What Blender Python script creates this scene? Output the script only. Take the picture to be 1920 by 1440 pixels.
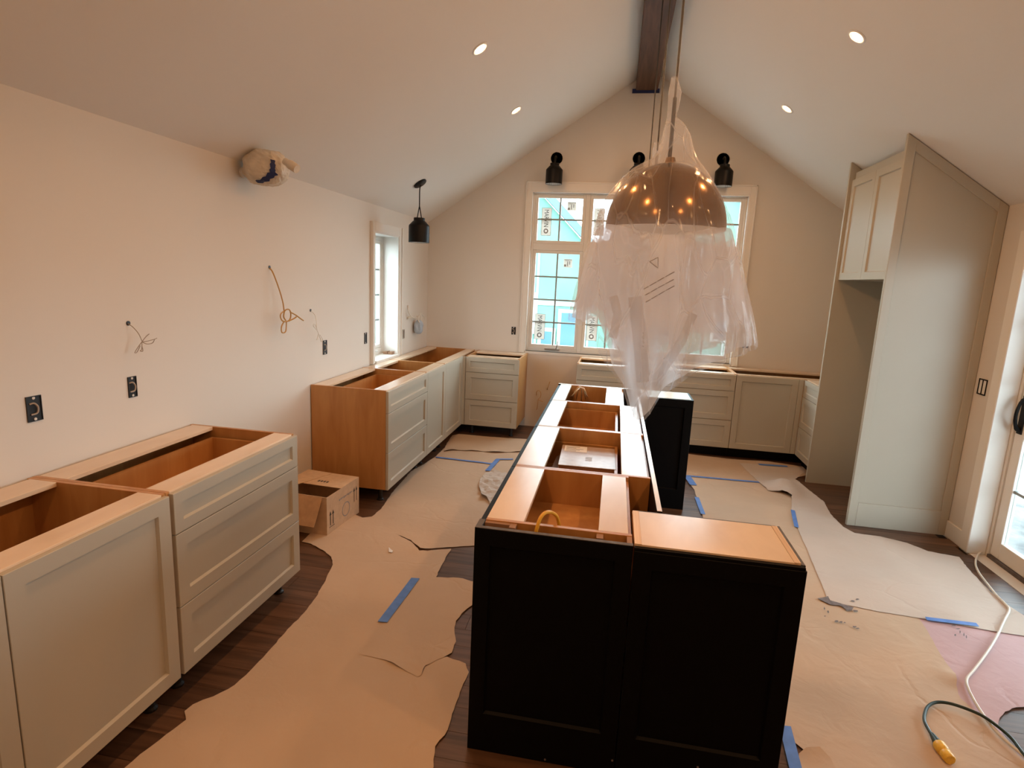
import bpy, bmesh, math, random
from mathutils import Vector, Matrix, noise
from mathutils.geometry import delaunay_2d_cdt
random.seed(7)
for o in list(bpy.data.objects): bpy.data.objects.remove(o)
scene = bpy.context.scene
COL = scene.collection
PI = math.pi
# ------------------------------------------------------------------ camera
F = 1078.166
C = Vector((2.2073, -0.8960, 1.7257))
RR = Matrix(((0.9831555857, 0.1772139835, 0.0447246947),
             (-0.0753266659, 0.1699216387, 0.9825744400),
             (-0.1665262372, 0.9693925112, -0.1804083468)))   # rows: right, up, forward
cd = bpy.data.cameras.new('camera'); cam = bpy.data.objects.new('camera', cd); COL.objects.link(cam)
cd.sensor_fit = 'HORIZONTAL'; cd.sensor_width = 36.0; cd.lens = F / 1920 * 36.0; cd.clip_start = 0.02; cd.clip_end = 200
r_, u_, f_ = RR[0], RR[1], RR[2]
cam.matrix_world = Matrix(((r_.x, u_.x, -f_.x, C.x), (r_.y, u_.y, -f_.y, C.y), (r_.z, u_.z, -f_.z, C.z), (0, 0, 0, 1)))
scene.camera = cam
# ------------------------------------------------------------------ exposure, sky
scene.view_settings.view_transform = 'Standard'; scene.view_settings.look = 'None'
scene.view_settings.gamma = 1.0; scene.view_settings.use_curve_mapping = False
EXPOSURE = 0.08
SKY_STRENGTH = 13.0
LAMP_W = 10.0
scene.view_settings.exposure = EXPOSURE
world = bpy.data.worlds.new('overcast_sky'); scene.world = world; world.use_nodes = True
bg = world.node_tree.nodes['Background']
bg.inputs['Color'].default_value = (0.80, 0.90, 1.0, 1); bg.inputs['Strength'].default_value = SKY_STRENGTH
LAMP_COL = (1.0, 0.50, 0.21)
def portal(loc, rot, sx, sy):
    l = bpy.data.lights.new('sky_portal', 'AREA'); l.shape = 'RECTANGLE'; l.size = sx; l.size_y = sy
    l.cycles.is_portal = True
    o = bpy.data.objects.new('sky_portal', l); o.location = loc; o.rotation_euler = rot; COL.objects.link(o)
portal((2.35, 5.86, 1.78), (-PI/2, 0, 0), 2.35, 1.85)          # end window
portal((-0.19, 4.47, 1.5), (0, -PI/2, 0), 1.2, 0.6)            # side window
portal((4.93, 2.4, 1.03), (0, PI/2, 0), 2.1, 1.9)              # sliding door
# ------------------------------------------------------------------ room numbers (metres)
XW, YW, XR, ZR, SL, YN = 4.74, 5.733, 2.389, 3.933, 0.673, -2.6
def zc(x): return ZR - SL * abs(x - XR)
XF, YE, ZT, ZB = 0.622, 5.128, 0.876, 0.108
# pixel helpers: a pixel gives a direction, the touched surface gives the distance
def ray(px, py): return RR.transposed() @ Vector(((px - 960) / F, -(py - 720) / F, 1))
def hit(px, py, ax, v):
    d = ray(px, py); t = (v - C[ax]) / d[ax]; return C + d * t
def fl(px, py): return hit(px, py, 2, 0.0)
def wl(px, py, off=0.0): return hit(px, py, 0, off)
def we(px, py, off=0.0): return hit(px, py, 1, YW - off)
# ------------------------------------------------------------------ materials
def mat(name): 
    m = bpy.data.materials.new(name); m.use_nodes = True
    return m, m.node_tree.nodes, m.node_tree.links, m.node_tree.nodes['Principled BSDF']
def simple(name, col, rough=0.5, metal=0.0, spec=0.5, bump=0.0, bscale=200.0, var=0.0, vscale=3.0, coat=0.0):
    m, n, l, b = mat(name)
    b.inputs['Base Color'].default_value = (*col, 1); b.inputs['Roughness'].default_value = rough
    b.inputs['Metallic'].default_value = metal; b.inputs['Specular IOR Level'].default_value = spec
    if coat: b.inputs['Coat Weight'].default_value = coat; b.inputs['Coat Roughness'].default_value = 0.22
    tc = n.new('ShaderNodeNewGeometry')
    if var:
        nz = n.new('ShaderNodeTexNoise'); nz.inputs['Scale'].default_value = vscale; nz.inputs['Detail'].default_value = 5
        l.new(tc.outputs['Position'], nz.inputs['Vector'])
        rp = n.new('ShaderNodeValToRGB')
        rp.color_ramp.elements[0].position = 0.3; rp.color_ramp.elements[1].position = 0.7
        rp.color_ramp.elements[0].color = (*[c * (1 - var) for c in col], 1)
        rp.color_ramp.elements[1].color = (*[min(1, c * (1 + var)) for c in col], 1)
        l.new(nz.outputs['Fac'], rp.inputs['Fac']); l.new(rp.outputs['Color'], b.inputs['Base Color'])
    if bump:
        nb = n.new('ShaderNodeTexNoise'); nb.inputs['Scale'].default_value = bscale; nb.inputs['Detail'].default_value = 3
        l.new(tc.outputs['Position'], nb.inputs['Vector'])
        bp = n.new('ShaderNodeBump'); bp.inputs['Strength'].default_value = bump; bp.inputs['Distance'].default_value = 0.002
        l.new(nb.outputs['Fac'], bp.inputs['Height']); l.new(bp.outputs['Normal'], b.inputs['Normal'])
    return m
def wood(name, c1, c2, rough=0.4, scale=(2, 30, 30), coat=0.0, rnd=0.25, spec=0.5, knots=False):
    m, n, l, b = mat(name)
    g = n.new('ShaderNodeNewGeometry'); mp = n.new('ShaderNodeMapping'); mp.inputs['Scale'].default_value = scale
    l.new(g.outputs['Position'], mp.inputs['Vector'])
    oi = n.new('ShaderNodeObjectInfo')
    ad = n.new('ShaderNodeVectorMath'); ad.operation = 'SCALE'; ad.inputs['Scale'].default_value = 17.0
    cmb = n.new('ShaderNodeCombineXYZ')
    for k in range(3): l.new(oi.outputs['Random'], cmb.inputs[k])
    l.new(cmb.outputs[0], ad.inputs[0])
    av = n.new('ShaderNodeVectorMath'); l.new(mp.outputs[0], av.inputs[0]); l.new(ad.outputs[0], av.inputs[1])
    nz = n.new('ShaderNodeTexNoise'); nz.inputs['Scale'].default_value = 1.0; nz.inputs['Detail'].default_value = 6; nz.inputs['Distortion'].default_value = 0.6
    l.new(av.outputs[0], nz.inputs['Vector'])
    rp = n.new('ShaderNodeValToRGB'); rp.color_ramp.elements[0].color = (*c1, 1); rp.color_ramp.elements[1].color = (*c2, 1)
    rp.color_ramp.elements[0].position = 0.3; rp.color_ramp.elements[1].position = 0.7
    l.new(nz.outputs['Fac'], rp.inputs['Fac'])
    hs = n.new('ShaderNodeHueSaturation'); l.new(rp.outputs['Color'], hs.inputs['Color'])
    mr = n.new('ShaderNodeMapRange'); mr.inputs['To Min'].default_value = 1 - rnd; mr.inputs['To Max'].default_value = 1 + rnd
    l.new(oi.outputs['Random'], mr.inputs['Value']); l.new(mr.outputs['Result'], hs.inputs['Value'])
    l.new(hs.outputs['Color'], b.inputs['Base Color'])
    b.inputs['Roughness'].default_value = rough; b.inputs['Specular IOR Level'].default_value = spec
    if coat: b.inputs['Coat Weight'].default_value = coat; b.inputs['Coat Roughness'].default_value = 0.2
    bp = n.new('ShaderNodeBump'); bp.inputs['Strength'].default_value = 0.08; bp.inputs['Distance'].default_value = 0.001
    l.new(nz.outputs['Fac'], bp.inputs['Height']); l.new(bp.outputs['Normal'], b.inputs['Normal'])
    return m
def emit(name, col, s):
    m, n, l, b = mat(name); b.inputs['Base Color'].default_value = (*col, 1)
    b.inputs['Emission Color'].default_value = (*col, 1); b.inputs['Emission Strength'].default_value = s
    return m
def glassmat(name, tint=(0.93, 0.98, 0.97)):
    m, n, l, b = mat(name); n.remove(b)
    out = n['Material Output']; t = n.new('ShaderNodeBsdfTransparent'); t.inputs['Color'].default_value = (*tint, 1)
    g = n.new('ShaderNodeBsdfGlossy'); g.inputs['Roughness'].default_value = 0.02
    mx = n.new('ShaderNodeMixShader'); mx.inputs[0].default_value = 0.06
    l.new(t.outputs[0], mx.inputs[1]); l.new(g.outputs[0], mx.inputs[2]); l.new(mx.outputs[0], out.inputs['Surface'])
    return m
def plastic_film(name, clear=0.45, bs=0.5, tl_w=0.62, grey=0.6):
    m, n, l, b = mat(name); out = n['Material Output']
    b.inputs['Base Color'].default_value = (grey, grey, grey*1.03, 1); b.inputs['Roughness'].default_value = 0.13
    b.inputs['Specular IOR Level'].default_value = 0.8
    g = n.new('ShaderNodeNewGeometry')
    mp = n.new('ShaderNodeMapping'); mp.inputs['Scale'].default_value = (1, 1, 0.42); mp.inputs['Rotation'].default_value = (0.25, 0.2, 0)
    l.new(g.outputs['Position'], mp.inputs['Vector'])
    nz = n.new('ShaderNodeTexNoise'); nz.inputs['Scale'].default_value = 3.0; nz.inputs['Detail'].default_value = 1
    l.new(mp.outputs[0], nz.inputs['Vector'])
    wv = n.new('ShaderNodeVectorMath'); wv.operation = 'MULTIPLY_ADD'; wv.inputs[1].default_value = (0.25, 0.25, 0.25)
    l.new(nz.outputs['Color'], wv.inputs[0]); l.new(mp.outputs[0], wv.inputs[2])
    h = None
    for sc, wt in ((9.0, 1.0), (23.0, 0.5)):
        vo = n.new('ShaderNodeTexVoronoi'); vo.feature = 'F1'; vo.distance = 'MANHATTAN'; vo.inputs['Scale'].default_value = sc
        l.new(wv.outputs[0], vo.inputs['Vector'])
        ad = n.new('ShaderNodeMath'); ad.operation = 'MULTIPLY_ADD'; ad.inputs[1].default_value = wt; ad.inputs[2].default_value = 0.0
        l.new(vo.outputs['Distance'], ad.inputs[0])
        if h: l.new(h, ad.inputs[2])
        h = ad.outputs[0]
    bp = n.new('ShaderNodeBump'); bp.inputs['Strength'].default_value = bs; bp.inputs['Distance'].default_value = 0.03
    l.new(h, bp.inputs['Height']); l.new(bp.outputs['Normal'], b.inputs['Normal'])
    tl = n.new('ShaderNodeBsdfTranslucent'); tl.inputs['Color'].default_value = (0.94, 0.965, 1.0, 1)
    m1 = n.new('ShaderNodeMixShader'); m1.inputs[0].default_value = tl_w
    l.new(b.outputs[0], m1.inputs[1]); l.new(tl.outputs[0], m1.inputs[2])
    t = n.new('ShaderNodeBsdfTransparent'); t.inputs['Color'].default_value = (0.98, 0.98, 0.99, 1)
    m2 = n.new('ShaderNodeMixShader')
    # creases are thicker (folded film), flat areas clearer
    ve = n.new('ShaderNodeTexVoronoi'); ve.feature = 'DISTANCE_TO_EDGE'; ve.inputs['Scale'].default_value = 9.5
    l.new(wv.outputs[0], ve.inputs['Vector'])
    mr2 = n.new('ShaderNodeMapRange'); mr2.inputs['From Max'].default_value = 0.025
    mr2.inputs['To Min'].default_value = clear * 0.7; mr2.inputs['To Max'].default_value = clear
    l.new(ve.outputs['Distance'], mr2.inputs['Value']); l.new(mr2.outputs['Result'], m2.inputs[0])
    l.new(m1.outputs[0], m2.inputs[1]); l.new(t.outputs[0], m2.inputs[2]); l.new(m2.outputs[0], out.inputs['Surface'])
    return m
M = {}
M['wall'] = simple('painted_drywall', (0.72, 0.675, 0.61), 0.75, spec=0.25, bump=0.06, bscale=120)
M['ceil'] = simple('ceiling_paint', (0.80, 0.775, 0.73), 0.8, spec=0.2, bump=0.05, bscale=120)
M['trim'] = simple('white_trim_paint', (0.80, 0.78, 0.73), 0.4)
M['winwhite'] = simple('window_frame_paint', (0.74, 0.72, 0.67), 0.45)
M['muntin'] = simple('backlit_glazing_bar', (0.30, 0.36, 0.37), 0.4)  # darker than the sash: backlit look put into the base colour
M['greige'] = simple('greige_cabinet_paint', (0.475, 0.44, 0.36), 0.38, spec=0.4)
M['maple'] = wood('maple_ply', (0.43, 0.19, 0.055), (0.55, 0.28, 0.095), 0.38, (14, 14, 2.2), coat=0.15, rnd=0.06)
M['maplep'] = wood('maple_rail', (0.72, 0.54, 0.37), (0.81, 0.64, 0.46), 0.3, (9, 3, 14), coat=0.6, rnd=0.04)
M['plyedge'] = wood('plywood_edge', (0.55, 0.36, 0.2), (0.82, 0.62, 0.42), 0.5, (90, 2, 90), rnd=0.05)
M['black'] = simple('black_cabinet_paint', (0.0022, 0.0020, 0.0022), 0.5, spec=0.12)
M['blackraw'] = simple('dark_primed_edge', (0.10, 0.085, 0.075), 0.6, var=0.25, vscale=40)
M['blackpl'] = simple('black_plastic', (0.012, 0.012, 0.013), 0.45)
M['blackmetal'] = simple('black_metal', (0.004, 0.004, 0.0045), 0.42, spec=0.22)
M['whitein'] = simple('white_shade_lining', (0.85, 0.84, 0.82), 0.5)
M['bronze'] = simple('aged_brass', (0.23, 0.125, 0.055), 0.17, metal=1.0)
M['dwood'] = wood('dark_stained_oak', (0.055, 0.026, 0.013), (0.15, 0.075, 0.040), 0.42, (2.2, 34, 10), rnd=0.2, spec=0.4)
M['subfloor'] = simple('floor_joint', (0.02, 0.012, 0.008), 0.9)
M['beam'] = wood('rough_beam', (0.055, 0.022, 0.010), (0.13, 0.055, 0.026), 0.65, (30, 2.5, 30), rnd=0.05)
M['tape'] = simple('blue_masking_tape', (0.10, 0.235, 0.62), 0.6, var=0.12, vscale=20)
M['tapedark'] = simple('dark_blue_tape', (0.012, 0.025, 0.11), 0.6)
M['yellow'] = simple('yellow_jacket', (0.75, 0.40, 0.03), 0.45)
M['yellowplug'] = simple('yellow_plug', (0.80, 0.50, 0.06), 0.4, var=0.15, vscale=60)
M['green'] = simple('dark_green_jacket', (0.012, 0.035, 0.028), 0.45)
M['wirewhite'] = simple('white_wire', (0.72, 0.68, 0.60), 0.5)
M['wiregrey'] = simple('grey_wire', (0.40, 0.33, 0.26), 0.5)
M['wiretan'] = simple('tan_wire', (0.62, 0.42, 0.22), 0.5)
M['wiregold'] = simple('ochre_wire', (0.50, 0.27, 0.06), 0.5)
M['card'] = simple('cardboard', (0.50, 0.31, 0.17), 0.75, var=0.1, vscale=25)
M['cardpale'] = simple('pale_cardboard', (0.62, 0.45, 0.30), 0.75, var=0.08, vscale=25)
M['carddark'] = simple('brown_cardboard', (0.30, 0.165, 0.095), 0.7, var=0.1, vscale=25)
M['cartonlid'] = simple('carton_lid_painted_sheen', (0.40, 0.29, 0.225), 0.5, var=0.1, vscale=25, coat=0.5)  # paler than the carton body: surface reflection put into the colour
M['ink'] = simple('print_ink', (0.03, 0.028, 0.03), 0.7)
M['inkgrey'] = simple('grey_print_ink', (0.30, 0.30, 0.31), 0.7)
M['paperlabel'] = simple('white_label', (0.80, 0.80, 0.80), 0.6)
def stickermat():
    m, n, l, b = mat('backlit_sticker'); b.inputs['Base Color'].default_value = (.8,.79,.76,1)
    t = n.new('ShaderNodeBsdfTranslucent'); t.inputs['Color'].default_value = (.85,.84,.80,1); mx = n.new('ShaderNodeMixShader'); mx.inputs[0].default_value = .35
    l.new(b.outputs[0], mx.inputs[1]); l.new(t.outputs[0], mx.inputs[2]); l.new(mx.outputs[0], n['Material Output'].inputs['Surface']); return m
M['stick'] = stickermat()
M['glass'] = glassmat('window_glass')
M['film'] = plastic_film('polythene_film', 0.70, 0.5, 0.6, 0.5)
M['film3'] = plastic_film('doubled_film_strip', 0.35, 0.2, 0.6, 0.55)
M['film2'] = plastic_film('folded_polythene_film', 0.34, 0.3, 0.90, 0.9)
M['lens'] = emit('lit_lamp_lens', (1.0, 0.70, 0.42), 12.0)
M['wrap'] = simple('crumpled_masking_film', (0.66, 0.59, 0.48), 0.45, var=0.12, vscale=18, bump=0.8, bscale=28)
M['bluefilm'] = simple('bluish_plastic', (0.42, 0.50, 0.60), 0.35)
M['chrome'] = simple('brushed_metal', (0.55, 0.53, 0.50), 0.35, metal=1.0)
def paper(name, col, col2):
    m, n, l, b = mat(name)
    g = n.new('ShaderNodeNewGeometry')
    n1 = n.new('ShaderNodeTexNoise'); n1.inputs['Scale'].default_value = 2.2; n1.inputs['Detail'].default_value = 6
    n2 = n.new('ShaderNodeTexNoise'); n2.inputs['Scale'].default_value = 9; n2.inputs['Detail'].default_value = 5; n2.inputs['Distortion'].default_value = 1.0
    l.new(g.outputs['Position'], n1.inputs['Vector']); l.new(g.outputs['Position'], n2.inputs['Vector'])
    rp = n.new('ShaderNodeValToRGB'); rp.color_ramp.elements[0].position = 0.3; rp.color_ramp.elements[1].position = 0.7
    rp.color_ramp.elements[0].color = (*col, 1); rp.color_ramp.elements[1].color = (*col2, 1)
    l.new(n1.outputs['Fac'], rp.inputs['Fac']); l.new(rp.outputs['Color'], b.inputs['Base Color'])
    b.inputs['Roughness'].default_value = 0.7; b.inputs['Specular IOR Level'].default_value = 0.25
    ds = n.new('ShaderNodeVectorMath'); ds.operation = 'MULTIPLY_ADD'; ds.inputs[1].default_value = (.35,.35,0)
    l.new(n1.outputs['Color'], ds.inputs[0]); l.new(g.outputs['Position'], ds.inputs[2])
    ve = n.new('ShaderNodeTexVoronoi'); ve.feature = 'DISTANCE_TO_EDGE'; ve.inputs['Scale'].default_value = 2.3; l.new(ds.outputs[0], ve.inputs['Vector'])
    mr = n.new('ShaderNodeMapRange'); mr.inputs['From Max'].default_value = 0.035; l.new(ve.outputs['Distance'], mr.inputs['Value'])
    mw_ = n.new('ShaderNodeMapRange'); mw_.inputs['From Min'].default_value = 0.45; mw_.inputs['From Max'].default_value = 0.6; l.new(n1.outputs['Fac'], mw_.inputs['Value'])
    cr = n.new('ShaderNodeMath'); cr.operation = 'MULTIPLY'; l.new(mr.outputs['Result'], cr.inputs[0]); l.new(mw_.outputs['Result'], cr.inputs[1])
    sm = n.new('ShaderNodeMath'); sm.operation = 'MULTIPLY_ADD'; sm.inputs[1].default_value = 0.7; l.new(cr.outputs[0], sm.inputs[0]); l.new(n2.outputs['Fac'], sm.inputs[2])
    bp = n.new('ShaderNodeBump'); bp.inputs['Strength'].default_value = 0.45; bp.inputs['Distance'].default_value = 0.006
    l.new(sm.outputs[0], bp.inputs['Height']); l.new(bp.outputs['Normal'], b.inputs['Normal'])
    return m
M['kraft'] = paper('kraft_paper', (0.53, 0.395, 0.28), (0.59, 0.445, 0.32))
M['kraftpale'] = paper('pale_kraft_paper', (0.55, 0.475, 0.41), (0.60, 0.52, 0.455))
M['toned'] = paper('pink_toned_paper', (0.54, 0.375, 0.39), (0.58, 0.41, 0.43))  # even pink tone in the base colour, built like the kraft
M['scuff'] = simple('grey_paint_smear', (0.17, 0.145, 0.145), 0.7, var=0.3, vscale=60)
# ------------------------------------------------------------------ mesh helpers
class MB:
    def __init__(s): s.v = []; s.f = []
    def box(s, x0, x1, y0, y1, z0, z1):
        i = len(s.v)
        s.v += [(x0,y0,z0),(x1,y0,z0),(x1,y1,z0),(x0,y1,z0),(x0,y0,z1),(x1,y0,z1),(x1,y1,z1),(x0,y1,z1)]
        s.f += [(i,i+3,i+2,i+1),(i+4,i+5,i+6,i+7),(i,i+1,i+5,i+4),(i+1,i+2,i+6,i+5),(i+2,i+3,i+7,i+6),(i+3,i,i+4,i+7)]
        return s
    def prism(s, pts, ax, a, b):
        """pts in the two other axes (order x,y,z without ax)"""
        n = len(pts); i = len(s.v)
        for val in (a, b):
            for p in pts:
                q = list(p); q.insert(ax, val); s.v.append(tuple(q))
        s.f.append(tuple(range(i, i+n))); s.f.append(tuple(range(i+2*n-1, i+n-1, -1)))
        for k in range(n):
            k2 = (k+1) % n; s.f.append((i+k, i+n+k, i+n+k2, i+k2))
        return s
    def lathe(s, prof, seg=32, cx=0, cy=0, cz=0, cap=False):
        i = len(s.v); n = len(prof)
        for k in range(seg):
            a = 2*PI*k/seg
            for r, z in prof: s.v.append((cx+r*math.cos(a), cy+r*math.sin(a), cz+z))
        for k in range(seg):
            k2 = (k+1) % seg
            for j in range(n-1): s.f.append((i+k*n+j, i+k2*n+j, i+k2*n+j+1, i+k*n+j+1))
        if cap:
            s.f.append(tuple(i+k*n for k in range(seg))[::-1]); s.f.append(tuple(i+k*n+n-1 for k in range(seg)))
        return s
    def tube(s, pts, r, seg=8, smooth=True, steps=5):
        P = [Vector(p) for p in pts]
        if smooth and len(P) > 2:
            Q = []
            for k in range(len(P)-1):
                p0 = P[max(k-1,0)]; p1 = P[k]; p2 = P[k+1]; p3 = P[min(k+2,len(P)-1)]
                for t in range(steps):
                    t /= steps
                    Q.append(0.5*((2*p1)+(p2-p0)*t+(2*p0-5*p1+4*p2-p3)*t*t+(3*p1-p0-3*p2+p3)*t**3))
            Q.append(P[-1]); P = Q
        i = len(s.v); n = len(P); up = None
        for k, p in enumerate(P):
            d = (P[min(k+1,n-1)]-P[max(k-1,0)])
            if d.length < 1e-9: d = Vector((0,0,1))
            d.normalize()
            if up is None: up = Vector((0,0,1)) if abs(d.z) < .9 else Vector((1,0,0))
            a = d.cross(up)
            if a.length < 1e-6: a = d.orthogonal()
            a.normalize(); b = a.cross(d); up = b
            rr = r[min(k*len(r)//n, len(r)-1)] if isinstance(r, (list,tuple)) else r
            for j in range(seg):
                t = 2*PI*j/seg; q = p + a*math.cos(t)*rr + b*math.sin(t)*rr; s.v.append(tuple(q))
        for k in range(n-1):
            for j in range(seg):
                j2 = (j+1) % seg; s.f.append((i+k*seg+j, i+k*seg+j2, i+(k+1)*seg+j2, i+(k+1)*seg+j))
        s.f.append(tuple(i+j for j in range(seg))[::-1]); s.f.append(tuple(i+(n-1)*seg+j for j in range(seg)))
        return s
    def build(s, name, m, parent=None, smooth=False, bevel=0.0, xf=None):
        me = bpy.data.meshes.new(name)
        v = [tuple(xf @ Vector(p)) for p in s.v] if xf else s.v
        me.from_pydata(v, [], s.f); me.update()
        bm = bmesh.new(); bm.from_mesh(me); bmesh.ops.recalc_face_normals(bm, faces=bm.faces)
        if bevel:
            bmesh.ops.bevel(bm, geom=[e for e in bm.edges if e.calc_face_angle(0) > 0.5], offset=bevel, segments=1, affect='EDGES', clamp_overlap=True)
        bm.to_mesh(me); bm.free()
        if smooth:
            for p in me.polygons: p.use_smooth = True
            try: me.set_sharp_from_angle(angle=0.7)
            except Exception: pass
        me.materials.append(m)
        o = bpy.data.objects.new(name, me); COL.objects.link(o)
        if parent: o.parent = parent
        return o
def tag(o, label=None, cat=None, group=None, kind=None):
    if label: o['label'] = label
    if cat: o['category'] = cat
    if group: o['group'] = group
    if kind: o['kind'] = kind
    return o
def empty(name, loc=(0,0,0), rz=0.0, label=None, cat=None, group=None, kind=None):
    o = bpy.data.objects.new(name, None); COL.objects.link(o); o.location = loc; o.rotation_euler = (0,0,rz); o.empty_display_size = 0.1
    return tag(o, label, cat, group, kind)
def box(name, m, parent, x0, x1, y0, y1, z0, z1, bevel=0.0): return MB().box(x0,x1,y0,y1,z0,z1).build(name, m, parent, bevel=bevel)
def text_mesh(txt, size):
    cu = bpy.data.curves.new('t', 'FONT'); cu.body = txt; cu.size = size; cu.extrude = 0.0003; cu.resolution_u = 2
    o = bpy.data.objects.new('t', cu); COL.objects.link(o)
    dg = bpy.context.evaluated_depsgraph_get(); dg.update()
    me = bpy.data.meshes.new_from_object(o.evaluated_get(dg)); bpy.data.objects.remove(o); return me
def lettering(txt, size, m, parent, mw, name='lettering'):
    me = text_mesh(txt, size); me.transform(mw); me.materials.clear(); me.materials.append(m)
    o = bpy.data.objects.new(name, me); COL.objects.link(o); o.parent = parent; return o
def frame3(o, ux, uy):
    ux = Vector(ux).normalized(); uy = Vector(uy).normalized(); uz = ux.cross(uy)
    return Matrix(((ux.x,uy.x,uz.x,o[0]),(ux.y,uy.y,uz.y,o[1]),(ux.z,uy.z,uz.z,o[2]),(0,0,0,1)))
# ================================================================== STRUCTURE
# floor: sub base + planks running across the room
fl_o = MB().box(-0.2, XW+0.2, YN, YW, -0.12, -0.014).build('floor', M['subfloor']); tag(fl_o, 'dark stained oak plank floor', None, kind='structure')
pm = bpy.data.meshes.new('plank'); t = MB().box(0,1,0,1,-1,0); pm.from_pydata(t.v, [], t.f); pm.materials.append(M['dwood']); pm.update()
PW = 0.128; y = YN; rnd = random.Random(3)
while y < YW - 0.01:
    x = -rnd.random()*1.2
    while x < XW:
        L = 1.05 + rnd.random()*1.25; x0 = max(x, 0.0); x1 = min(x+L, XW)
        if x1 - x0 > 0.08:
            o = bpy.data.objects.new('plank', pm); COL.objects.link(o); o.parent = fl_o
            w = min(PW, YW-y); o.location = (x0+0.0008, y+0.0008, 0); o.scale = (x1-x0-0.0016, w-0.0016, 0.014)
        x += L
    y += PW
def struct(o, label): return tag(o, label, None, kind='structure')
# ceilings
th = 0.14
struct(MB().prism([(-0.25, zc(-0.25)), (XR, ZR), (XR, ZR+th*1.2), (-0.25, zc(-0.25)+th*1.2)], 1, YN, YW+0.2).build('ceiling', M['ceil']), 'white sloped ceiling over the long plain wall')
struct(MB().prism([(XR, ZR), (XW+0.25, zc(XW+0.25)), (XW+0.25, zc(XW+0.25)+th*1.2), (XR, ZR+th*1.2)], 1, YN, YW+0.2).build('ceiling', M['ceil']), 'white sloped ceiling over the glass door side')
# left wall with side window opening
SY0, SY1, SZ0, SZ1 = 4.17, 4.77, 0.895, 2.09
b = MB()
b.box(-0.2,0,YN,SY0,-0.1,zc(0)); b.box(-0.2,0,SY1,YW,-0.1,zc(0)); b.box(-0.2,0,SY0,SY1,-0.1,SZ0); b.box(-0.2,0,SY0,SY1,SZ1,zc(0))
struct(b.build('wall_left', M['wall']), 'long plain drywall wall with outlet boxes')
# far gable wall
W0, W1, WZ0, WZ1 = 1.195, 3.512, 0.90, 2.695
b = MB(); Ya, Yb = YW, YW+0.2
b.prism([(-0.2,-0.1),(W0,-0.1),(W0,zc(W0)),(-0.2,zc(-0.2))], 1, Ya, Yb)
b.prism([(W1,-0.1),(XW+0.2,-0.1),(XW+0.2,zc(XW+0.2)),(W1,zc(W1))], 1, Ya, Yb)
b.prism([(W0,WZ1),(W1,WZ1),(W1,zc(W1)),(XR,ZR),(W0,zc(W0))], 1, Ya, Yb)
b.box(W0,W1,Ya,Yb,-0.1,WZ0)
struct(b.build('wall_far', M['wall']), 'gable end wall with the wide window')
# right wall with sliding door opening
DY0, DY1, DZ = 1.45, 3.325, 2.08
b = MB(); b.box(XW,XW+0.2,DY1,YW,-0.1,zc(XW)); b.box(XW,XW+0.2,YN,DY0,-0.1,zc(XW)); b.box(XW,XW+0.2,DY0,DY1,DZ,zc(XW)); b.box(XW,XW+0.2,DY0,DY1,-0.12,-0.0)
struct(b.build('wall_right', M['wall']), 'drywall wall beside the glass door')
b = MB().prism([(-0.2,-0.1),(XW+0.2,-0.1),(XW+0.2,zc(XW+0.2)),(XR,ZR),(-0.2,zc(-0.2))], 1, YN-0.15, YN)
struct(b.build('wall_near', M['wall']), 'plain gable wall opposite the window')
# ridge beam
bm_ = MB().box(2.248, 2.472, YN, YW-0.001, 3.725, 3.925).build('ridge_beam', M['beam'], bevel=0.006)
tag(bm_, 'dark reclaimed wood beam along the ceiling ridge', 'beam')
tp = MB().box(2.212, 2.492, YW-0.02, YW-0.004, 3.700, 3.740).build('painters_tape', M['tapedark'])
tag(tp, 'blue tape stuck across the beam end on the gable wall', 'tape')
# ---- window trims
b = MB()
cw = 0.062
b.box(W0-cw,W0,YW-0.018,YW,WZ0-0.02,WZ1+0.10).box(W1,W1+cw,YW-0.018,YW,WZ0-0.02,WZ1+0.10)
b.box(W0,W1,YW-0.018,YW,WZ1,WZ1+0.10)
for s_, x_ in ((-1,W0-cw),(1,W1+cw)): b.box(min(x_,x_-s_*0.014),max(x_,x_-s_*0.014),YW-0.027,YW-0.018,WZ0-0.02,WZ1+0.10)
b.box(W0-cw,W1+cw,YW-0.027,YW-0.018,WZ1+0.086,WZ1+0.10)
struct(b.build('trim_1', M['trim'], bevel=0.002), 'white casing around the wide window')
b = MB()   # jamb lining
JD = 0.10
b.box(W0-0.001,W0+0.012,YW-0.012,YW+JD,WZ0,WZ1); b.box(W1-0.012,W1+0.001,YW-0.012,YW+JD,WZ0,WZ1)
b.box(W0+0.012,W1-0.012,YW-0.012,YW+JD,WZ1-0.012,WZ1+0.001); b.box(W0+0.012,W1-0.012,YW-0.005,YW+JD,WZ0-0.03,WZ0)
struct(b.build('trim_2', M['trim']), 'white jamb lining of the wide window')
b = MB()
b.box(-0.15,0.012,SY0-0.001,SY0+0.012,SZ0,SZ1).box(-0.15,0.012,SY1-0.012,SY1+0.001,SZ0,SZ1).box(-0.15,0.012,SY0+0.012,SY1-0.012,SZ1-0.012,SZ1+0.001).box(-0.15,0.03,SY0+0.012,SY1-0.012,SZ0-0.02,SZ0+0.004)
struct(b.build('trim_3', M['trim']), 'white deep jamb of the narrow window')
b = MB()
b.box(0,0.02,SY0-0.07,SY0,ZT+0.004,SZ1+0.085).box(0,0.02,SY1,SY1+0.07,ZT+0.004,SZ1+0.085).box(0,0.02,SY0,SY1,SZ1,SZ1+0.085)
b.box(0.02,0.032,SY0-0.07,SY0-0.052,ZT+0.004,SZ1+0.085).box(0.02,0.032,SY1+0.052,SY1+0.07,ZT+0.004,SZ1+0.085)
struct(b.build('trim_4', M['trim'], bevel=0.002), 'white casing around the narrow window')
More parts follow.
